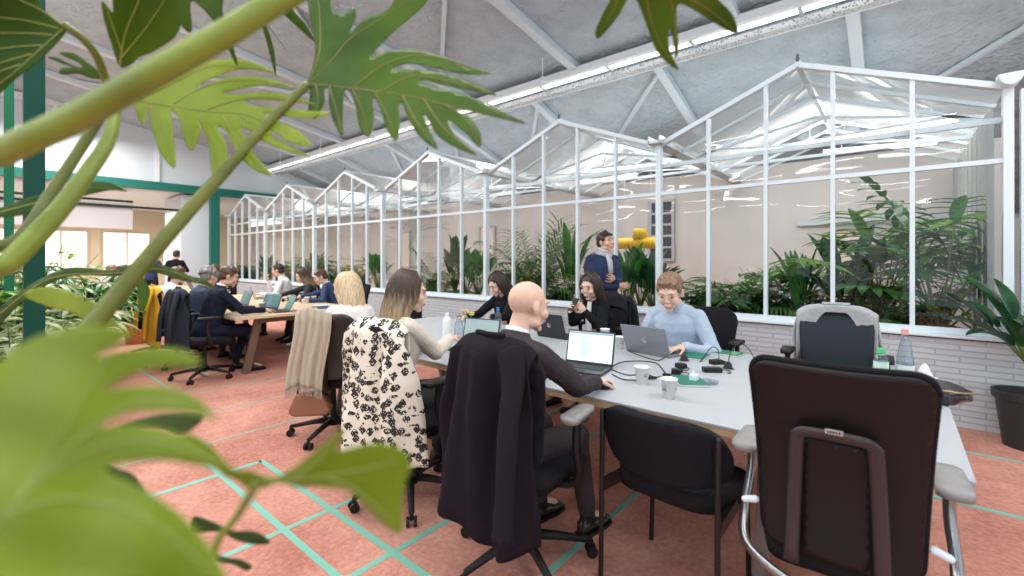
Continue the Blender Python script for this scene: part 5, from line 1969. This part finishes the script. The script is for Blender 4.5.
# ------------------------------------------------------------------ the philodendrons close to the camera
LNEAR = leafmat('young_philodendron_leaf', (.26, .36, .02), (.42, .52, .06), .45, .35, 4)
LNEAR2 = leafmat('philodendron_leaf_green', (.055, .135, .01), (.13, .235, .02), .5, .35, 5)
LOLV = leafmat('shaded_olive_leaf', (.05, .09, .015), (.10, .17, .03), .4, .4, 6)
VEIN = M('leaf_vein', (.34, .40, .10), .5)
VEINB = M('leaf_vein_brown', (.26, .20, .05), .5)
NSTEM = M('philodendron_stem', (.20, .26, .03), .4, var=.2, vscale=9)
NSTEM2 = M('philodendron_stem_olive', (.13, .15, .022), .45, var=.25, vscale=12)


TS = 1.4      # the upper philodendron stands further off than the lower one


def ray(px, py, t):
    return P(px, py, t=t * TS)


def nleaf(name, parent, outline, t0, org, gx, gy, m_, veins=(), amp=.004, step=6, fold=None, vm=None, vr=.0011):
    """a leaf blade with its own depth, tilt and waviness"""
    def T(x, y):
        return t0 + gx * (x - org[0]) + gy * (y - org[1]) + amp * math.sin(x * .045 + y * .02) + amp * .6 * math.sin(y * .06 - x * .017)

    def fn(x, y):
        return ray(x, y, T(x, y))
    b = B()
    sheet(b, cr(outline, 4, True), step, fn)
    o = b.build(name, m_, parent, smooth=True, solid=.0008)
    if veins:
        b = B()
        for v in veins:
            pts = cr([tuple(p) for p in v], 5)
            b.tube([ray(x, y, T(x, y) - .0009) for x, y in pts], [vr * 1.3, vr * .4], 6)
        b.build('vein', vm or VEIN, o, smooth=True)
    return o


def zz(pts, s, ox, oy):
    return [(ox + x / s, oy + y / s) for x, y in pts]


# pot for them, below and left of the camera
p1 = empty('philodendron', (-1.15, -.25, 0), 0, 'big philodendron with yellow green stems and deeply cut leaves across the upper left', 'potted plant')
p2 = empty('philodendron', (-.75, .02, 0), 0, 'second philodendron with blurred pale green leaves filling the lower left corner', 'potted plant')
for pp_ in (p1, p2):
    B().lathe((0, 0, 0), ((.14, 0), (.18, .36), (.20, .38), (.20, .42), (.18, .42), (.175, .38)), 28).build('pot', M('white_pot', (.7, .7, .68), .5), pp_)
    B().lathe((0, 0, .38), ((.17, 0), (.17, .01)), 20).build('soil', M('soil', (.03, .02, .014), .95), pp_)


def hang(o, root):
    o.parent = root
    o.matrix_parent_inverse = Matrix.Translation(-root.location)
    return o


def nstem(root, pts, m_, n=10, name='stem'):
    """pts: (px, py, depth, radius) then world points (x, y, z, radius)"""
    P3 = []
    for q in pts:
        if len(q) == 5:
            P3.append((q[0], q[1], q[2], q[3]))
        else:
            v = ray(q[0], q[1], q[2])
            P3.append((v.x, v.y, v.z, q[3] * TS))
    c = cr(P3, 8)
    b = B()
    b.tube([Vector(p[:3]) for p in c], [p[3] for p in c], n)
    return hang(b.build(name, m_, None, smooth=True), root)


W1 = (-1.15, -.25, .40, .014, 0)
W2 = (-.75, .02, .40, .012, 0)
# thick stem crossing the upper left
nstem(p1, [W1, (-1.05, -.2, .9, .014, 0), (-60, 190, .62, .013), (0, 154, .44, .0125), (75, 118, .42, .0125), (150, 76, .41, .012), (225, 34, .42, .0115), (295, -8, .44, .011), (380, -50, .5, .010)], NSTEM)
# stem to the large leaf
nstem(p1, [W1, (-1.0, -.1, .7, .014, 0), (-20, 440, .60, .014), (40, 385, .58, .013), (92, 325, .60, .0125), (165, 238, .66, .0105), (205, 193, .70, .0095), (262, 130, .76, .008), (308, 84, .80, .007)], NSTEM2)
# twin stems under the second leaf
nstem(p1, [W1, (-1.1, -.2, .8, .014, 0), (-30, 300, .60, .014), (10, 262, .62, .0135), (55, 215, .66, .0125), (88, 172, .70, .011), (110, 137, .74, .0095), (115, 102, .78, .008)], NSTEM)
nstem(p1, [W1, (-1.12, -.22, .8, .012, 0), (-40, 285, .62, .010), (20, 238, .66, .009), (52, 192, .72, .0085), (84, 143, .77, .008), (112, 99, .80, .007)], NSTEM2)
# stem from the node up to the leaf in the top left corner
nstem(p1, [(112, 99, .80, .006), (104, 75, .78, .0065), (96, 55, .76, .006), (82, 38, .74, .006), (62, 24, .72, .006)], NSTEM2, name='leaf_stalk')

# large leaf in the upper middle
za = lambda pts: zz(pts, 2.88, 250, 0)
oA = za([(165, 240), (188, 160), (180, 90), (166, 10), (160, -60), (215, -60), (233, 0), (240, 34), (272, 40), (302, 24), (306, 48), (290, 92), (335, 52), (395, 28), (425, -20), (440, -60), (520, -60), (512, 0),
         (470, 45), (410, 95), (362, 145), (350, 168), (400, 147), (470, 143), (560, 165), (625, 190), (693, 212), (620, 214), (540, 198), (470, 184), (425, 190), (412, 203), (470, 200), (560, 212), (640, 238), (712, 274),
         (640, 262), (560, 246), (505, 232), (490, 240), (545, 256), (620, 272), (700, 310), (795, 356), (715, 340), (650, 325), (603, 314), (598, 322), (632, 338), (664, 385), (661, 425), (622, 385), (582, 352), (570, 352),
         (598, 398), (656, 448), (590, 424), (538, 388), (508, 335), (498, 330), (520, 380), (541, 430), (490, 396), (455, 340), (440, 302), (428, 304), (432, 350), (422, 406), (395, 376), (375, 312), (360, 284), (352, 290),
         (357, 340), (343, 394), (315, 366), (305, 312), (293, 264), (272, 262), (268, 310), (266, 392), (240, 350), (228, 300), (226, 256), (214, 258), (214, 295), (185, 344), (168, 318), (174, 262)])
vA = [za(v) for v in ([(165, 240), (300, 255), (450, 275), (600, 310), (790, 354)], [(175, 235), (230, 180), (290, 110), (400, 40), (500, -30)], [(168, 235), (200, 150), (200, 40), (190, -40)],
                      [(300, 250), (400, 180), (520, 160), (680, 210)], [(380, 262), (470, 220), (600, 240), (700, 270)], [(228, 250), (250, 320), (264, 385)], [(295, 256), (325, 320), (342, 388)], [(358, 264), (395, 330), (420, 400)],
                      [(440, 275), (480, 350), (536, 425)], [(500, 285), (560, 370), (650, 444)], [(560, 300), (620, 340), (658, 415)], [(190, 245), (195, 290), (184, 338)])]
hang(nleaf('leaf', None, oA, .80, (308, 84), -.0003, -.0011, LOLV if False else LNEAR2, vA, .006, 5, vm=VEINB), p1)
# second leaf, behind the thick stem
zb = lambda pts: zz(pts, 2.88, 0, 0)
oB = zb([(338, 284), (380, 235), (430, 205), (500, 170), (570, 140), (630, 110), (645, 125), (600, 150), (560, 175), (515, 205), (520, 214), (560, 190), (625, 172), (710, 175), (793, 210), (705, 199), (625, 220), (572, 246), (578, 254),
         (650, 225), (745, 222), (852, 254), (765, 245), (690, 257), (648, 266), (652, 272), (705, 270), (785, 266), (880, 290), (905, 300), (800, 290), (715, 288), (702, 296), (720, 302), (770, 310), (864, 318), (950, 324), (900, 342), (820, 334),
         (768, 328), (766, 335), (800, 350), (860, 378), (896, 421), (830, 408), (790, 380), (780, 385), (820, 415), (898, 452), (830, 436), (760, 408), (740, 388), (700, 368), (696, 378), (730, 440), (782, 506), (720, 480), (675, 425), (650, 378), (630, 366),
         (628, 376), (655, 430), (632, 536), (610, 500), (602, 420), (584, 375), (570, 345), (578, 375), (553, 434), (530, 400), (515, 345), (492, 318), (497, 370), (505, 482), (468, 450), (440, 385), (424, 318), (420, 330), (412, 364), (394, 332), (384, 300), (345, 292)])
vB = [zb(v) for v in ([(338, 284), (450, 300), (600, 322), (720, 335), (895, 420)], [(400, 290), (500, 240), (620, 190), (780, 208)], [(500, 300), (600, 245), (730, 232), (850, 254)], [(600, 315), (700, 285), (800, 280), (890, 298)],
                      [(430, 300), (470, 380), (500, 470)], [(500, 310), (535, 360), (554, 425)], [(580, 325), (615, 420), (630, 525)], [(640, 335), (700, 430), (775, 500)], [(690, 335), (760, 380), (890, 450)])]
hang(nleaf('leaf', None, oB, .82, (118, 98), -.0002, -.0010, LNEAR, vB, .006, 5, vm=VEINB), p1)
# leaf above it
oC = zb([(345, 192), (322, 130), (300, 60), (292, 8), (303, 10), (325, 35), (322, -10), (320, -70), (700, -70), (655, -30), (640, 30), (662, 100), (686, 192), (650, 130), (610, 55), (560, 5), (548, 20), (552, 90), (525, 78), (490, 10), (478, 0), (520, 60), (500, 110), (440, 150), (400, 165), (380, 185)])
hang(nleaf('leaf', None, oC, .74, (118, 60), .0002, .0008, LNEAR2, [zb(v) for v in ([(345, 190), (360, 100), (400, 0), (420, -60)], [(350, 165), (420, 80), (500, -40)], [(352, 150), (320, 60), (305, 15)])], .006, 5, vm=VEIN), p1)
# blade hanging behind the thick stem
oC2 = zb([(690, -60), (735, -60), (745, 20), (770, 80), (790, 150), (794, 220), (775, 150), (755, 80), (740, 60), (760, 60), (800, 110), (830, 150), (790, 100), (745, 40), (715, 0)])
hang(nleaf('leaf', None, oC2, .90, (250, 0), .0, .0008, LOLV, [], .003, 5), p1)
oC3 = zb([(780, -60), (830, -60), (840, 20), (880, 70), (908, 122), (870, 90), (820, 45), (785, 20)])
hang(nleaf('leaf', None, oC3, .88, (270, 0), .0, .0008, LNEAR2, [], .003, 5), p1)
# leaf in the top left corner
oD = zb([(186, 76), (120, 20), (90, -40), (20, -90), (-120, -90), (-140, 60), (-100, 260), (-40, 290), (0, 270), (40, 232), (90, 195), (140, 150), (185, 100)])
vD = [zb(v) for v in ([(186, 78), (100, 155), (20, 225), (-60, 275)], [(170, 82), (80, 60), (0, 50), (-90, 40)], [(150, 100), (60, 95), (-20, 95), (-100, 100)], [(120, 130), (40, 135), (-40, 145), (-110, 150)], [(90, 155), (20, 175), (-60, 195)],
                      [(180, 72), (120, 30), (40, -10), (-40, -60)], [(60, 185), (0, 205), (-60, 230)])]
hang(nleaf('leaf', None, oD, .72, (62, 26), .0006, .0003, LNEAR2, vD, .005, 6, vm=VEIN), p1)
# small forked leaf beside the node
oE = zb([(300, 228), (262, 226), (225, 213), (182, 215), (170, 207), (178, 196), (205, 193), (170, 180), (136, 164), (165, 166), (205, 185), (235, 195), (225, 180), (190, 165), (172, 152), (210, 152), (250, 178), (285, 205), (305, 218)])
hang(nleaf('leaf', None, oE, .79, (100, 75), 0, .0004, LNEAR2, [], .003, 4), p1)
# leaf tips at the top right of the upper philodendron
zc = lambda pts: zz(pts, 2.88, 500, 0)
oG = zc([(300, -60), (318, -10), (300, 30), (282, 70), (274, 96), (282, 112), (310, 85), (345, 40), (370, -5), (390, -2), (410, 40), (428, 90), (450, 145), (485, 185), (514, 201), (505, 180), (488, 140), (484, 95), (492, 85), (500, 130), (508, 168), (514, 130), (508, 60), (512, 15), (540, 18), (600, 55), (650, 85), (681, 97),
         (684, 80), (668, 40), (630, 0), (600, -30), (560, -60)])
vG = [zc(v) for v in ([(420, -50), (430, 40), (465, 130), (510, 195)], [(480, -30), (500, 40), (505, 150)], [(510, -20), (590, 20), (678, 90)], [(350, -30), (320, 40), (282, 100)])]
p3 = empty('philodendron', (-.15, -.22, 0), 0, 'philodendron whose leaf tips hang into view at the top, right of the big leaf', 'potted plant')
B().lathe((0, 0, 0), ((.14, 0), (.18, .36), (.20, .38), (.20, .42), (.18, .42), (.175, .38)), 28).build('pot', M('white_pot', (.7, .7, .68), .5), p3)
hang(nleaf('leaf', None, oG, .66, (660, 10), 0, .0010, LNEAR2, vG, .004, 5, vm=VEINB), p3)
nstem(p3, [(-.15, -.22, .38, .012, 0), (-.17, -.20, 1.3, .011, 0), (-.2, .1, 1.86, .009, 0), (500, -120, .62, .007), (640, -50, .64, .005)], NSTEM2)

# blades at the left edge, mid height
zd = lambda pts: zz(pts, 2.619, 0, 180)
hang(nleaf('leaf', None, zd([(-60, 420), (0, 335), (60, 288), (130, 247), (200, 228), (290, 236), (365, 216), (430, 225), (495, 250), (540, 262), (566, 291), (535, 275), (470, 262), (400, 242), (300, 252), (210, 250), (140, 266), (70, 310), (0, 380), (-50, 440)]),
           .95, (100, 270), -.0004, 0, LOLV, [zd([(0, 350), (130, 258), (300, 244), (430, 234), (560, 288)])], .004, 5, vm=VEIN), p1)
hang(nleaf('leaf', None, zd([(-60, 70), (0, 72), (60, 50), (115, 36), (160, 22), (215, 8), (280, 5), (334, 30), (290, 27), (235, 38), (190, 50), (120, 72), (60, 92), (-10, 100), (-60, 112)]), .80, (40, 200), 0, 0, LNEAR2, [zd([(0, 84), (120, 52), (230, 20), (330, 28)])], .004, 5, vm=VEIN), p1)
hang(nleaf('leaf', None, zd([(60, 300), (120, 280), (200, 300), (262, 330), (300, 372), (314, 382), (250, 380), (180, 345), (120, 330)]), .9, (80, 300), 0, 0, LNEAR, [], .005, 5), p1)
hang(nleaf('leaf', None, zd([(364, 252), (385, 270), (392, 300), (372, 345), (360, 300)]), 1.2, (143, 290), 0, 0, LNEAR2, [], .003, 4), p1)

# lower left: large blurred leaf
TS = 1.0
zf = lambda pts: zz(pts, 2.25, 0, 320)
oF = zf([(-120, 160), (-20, 110), (40, 60), (110, 28), (190, 12), (262, 16), (300, 30), (250, 62), (215, 84), (300, 64), (380, 62), (430, 76), (452, 100), (400, 106), (330, 112), (270, 135), (235, 158), (300, 150), (380, 152), (445, 178), (488, 226), (440, 212), (350, 205), (280, 212), (225, 240), (300, 236), (390, 252), (465, 288),
         (522, 338), (470, 332), (390, 318), (310, 318), (235, 338), (300, 368), (380, 415), (450, 480), (500, 560), (520, 640), (420, 760), (100, 800), (-140, 760), (-180, 420)])
vF = [zf(v) for v in ([(-60, 520), (40, 400), (120, 280), (230, 100), (290, 32)], [(60, 370), (200, 250), (330, 180), (480, 220)], [(20, 420), (180, 300), (350, 270), (510, 334)], [(0, 440), (150, 400), (320, 440), (470, 560)])]
hang(nleaf('leaf', None, oF, .30, (90, 460), .0001, -.0002, LNEAR, vF, .003, 9, vm=VEIN, vr=.0008), p2)
nstem(p2, [W2, (-.6, .1, .95, .010, 0), (-120, 700, .34, .006), (-30, 555, .31, .004)], NSTEM)
# the smaller blade right of it and its stalk
zg = lambda pts: zz(pts, 3.27, 200, 400)
oH = zg([(-60, 110), (0, 128), (40, 155), (85, 205), (110, 228), (160, 232), (240, 252), (300, 225), (370, 172), (435, 118), (472, 92), (458, 130), (442, 166), (500, 155), (560, 143), (615, 146), (665, 168), (690, 222), (672, 270), (660, 340), (660, 432), (610, 415), (555, 360), (505, 312), (470, 290), (400, 284), (330, 284), (260, 272), (215, 285),
         (160, 290), (120, 262), (85, 248), (50, 222), (0, 205), (-60, 200)])
hang(nleaf('leaf', None, oH, .42, (260, 480), -.0001, .0002, LNEAR, [zg(v) for v in ([(200, 262), (330, 258), (480, 235), (640, 200)], [(420, 255), (520, 300), (640, 410)], [(300, 262), (390, 190), (462, 105)])], .004, 6, vm=VEIN), p2)
nstem(p2, [W2, (-.66, .1, .7, .007, 0), (150, 660, .52, .0045), (206, 572, .48, .0042), (218, 540, .46, .0040), (236, 518, .45, .0040), (252, 492, .43, .0046), (258, 482, .42, .006)], NSTEM)
for pts_ in ([(-20, 380), (40, 398), (110, 428), (180, 430), (232, 466), (180, 472), (120, 458), (60, 430), (-20, 430)], [(50, 505), (90, 516), (135, 522), (170, 545), (150, 557), (110, 538), (60, 528)]):
    hang(nleaf('leaf', None, zg(pts_), .75, (230, 530), 0, 0, LOLV, [], .003, 5), p2)
hang(nleaf('leaf', None, zf([(230, 330), (270, 336), (305, 352), (335, 405), (300, 400), (250, 380)]), .62, (120, 480), 0, 0, LOLV, [], .003, 5), p2)
hang(nleaf('leaf', None, zf([(250, 246), (300, 226), (370, 212), (455, 214), (440, 240), (405, 256), (350, 240)]), .62, (160, 420), 0, 0, LOLV, [], .003, 5), p2)
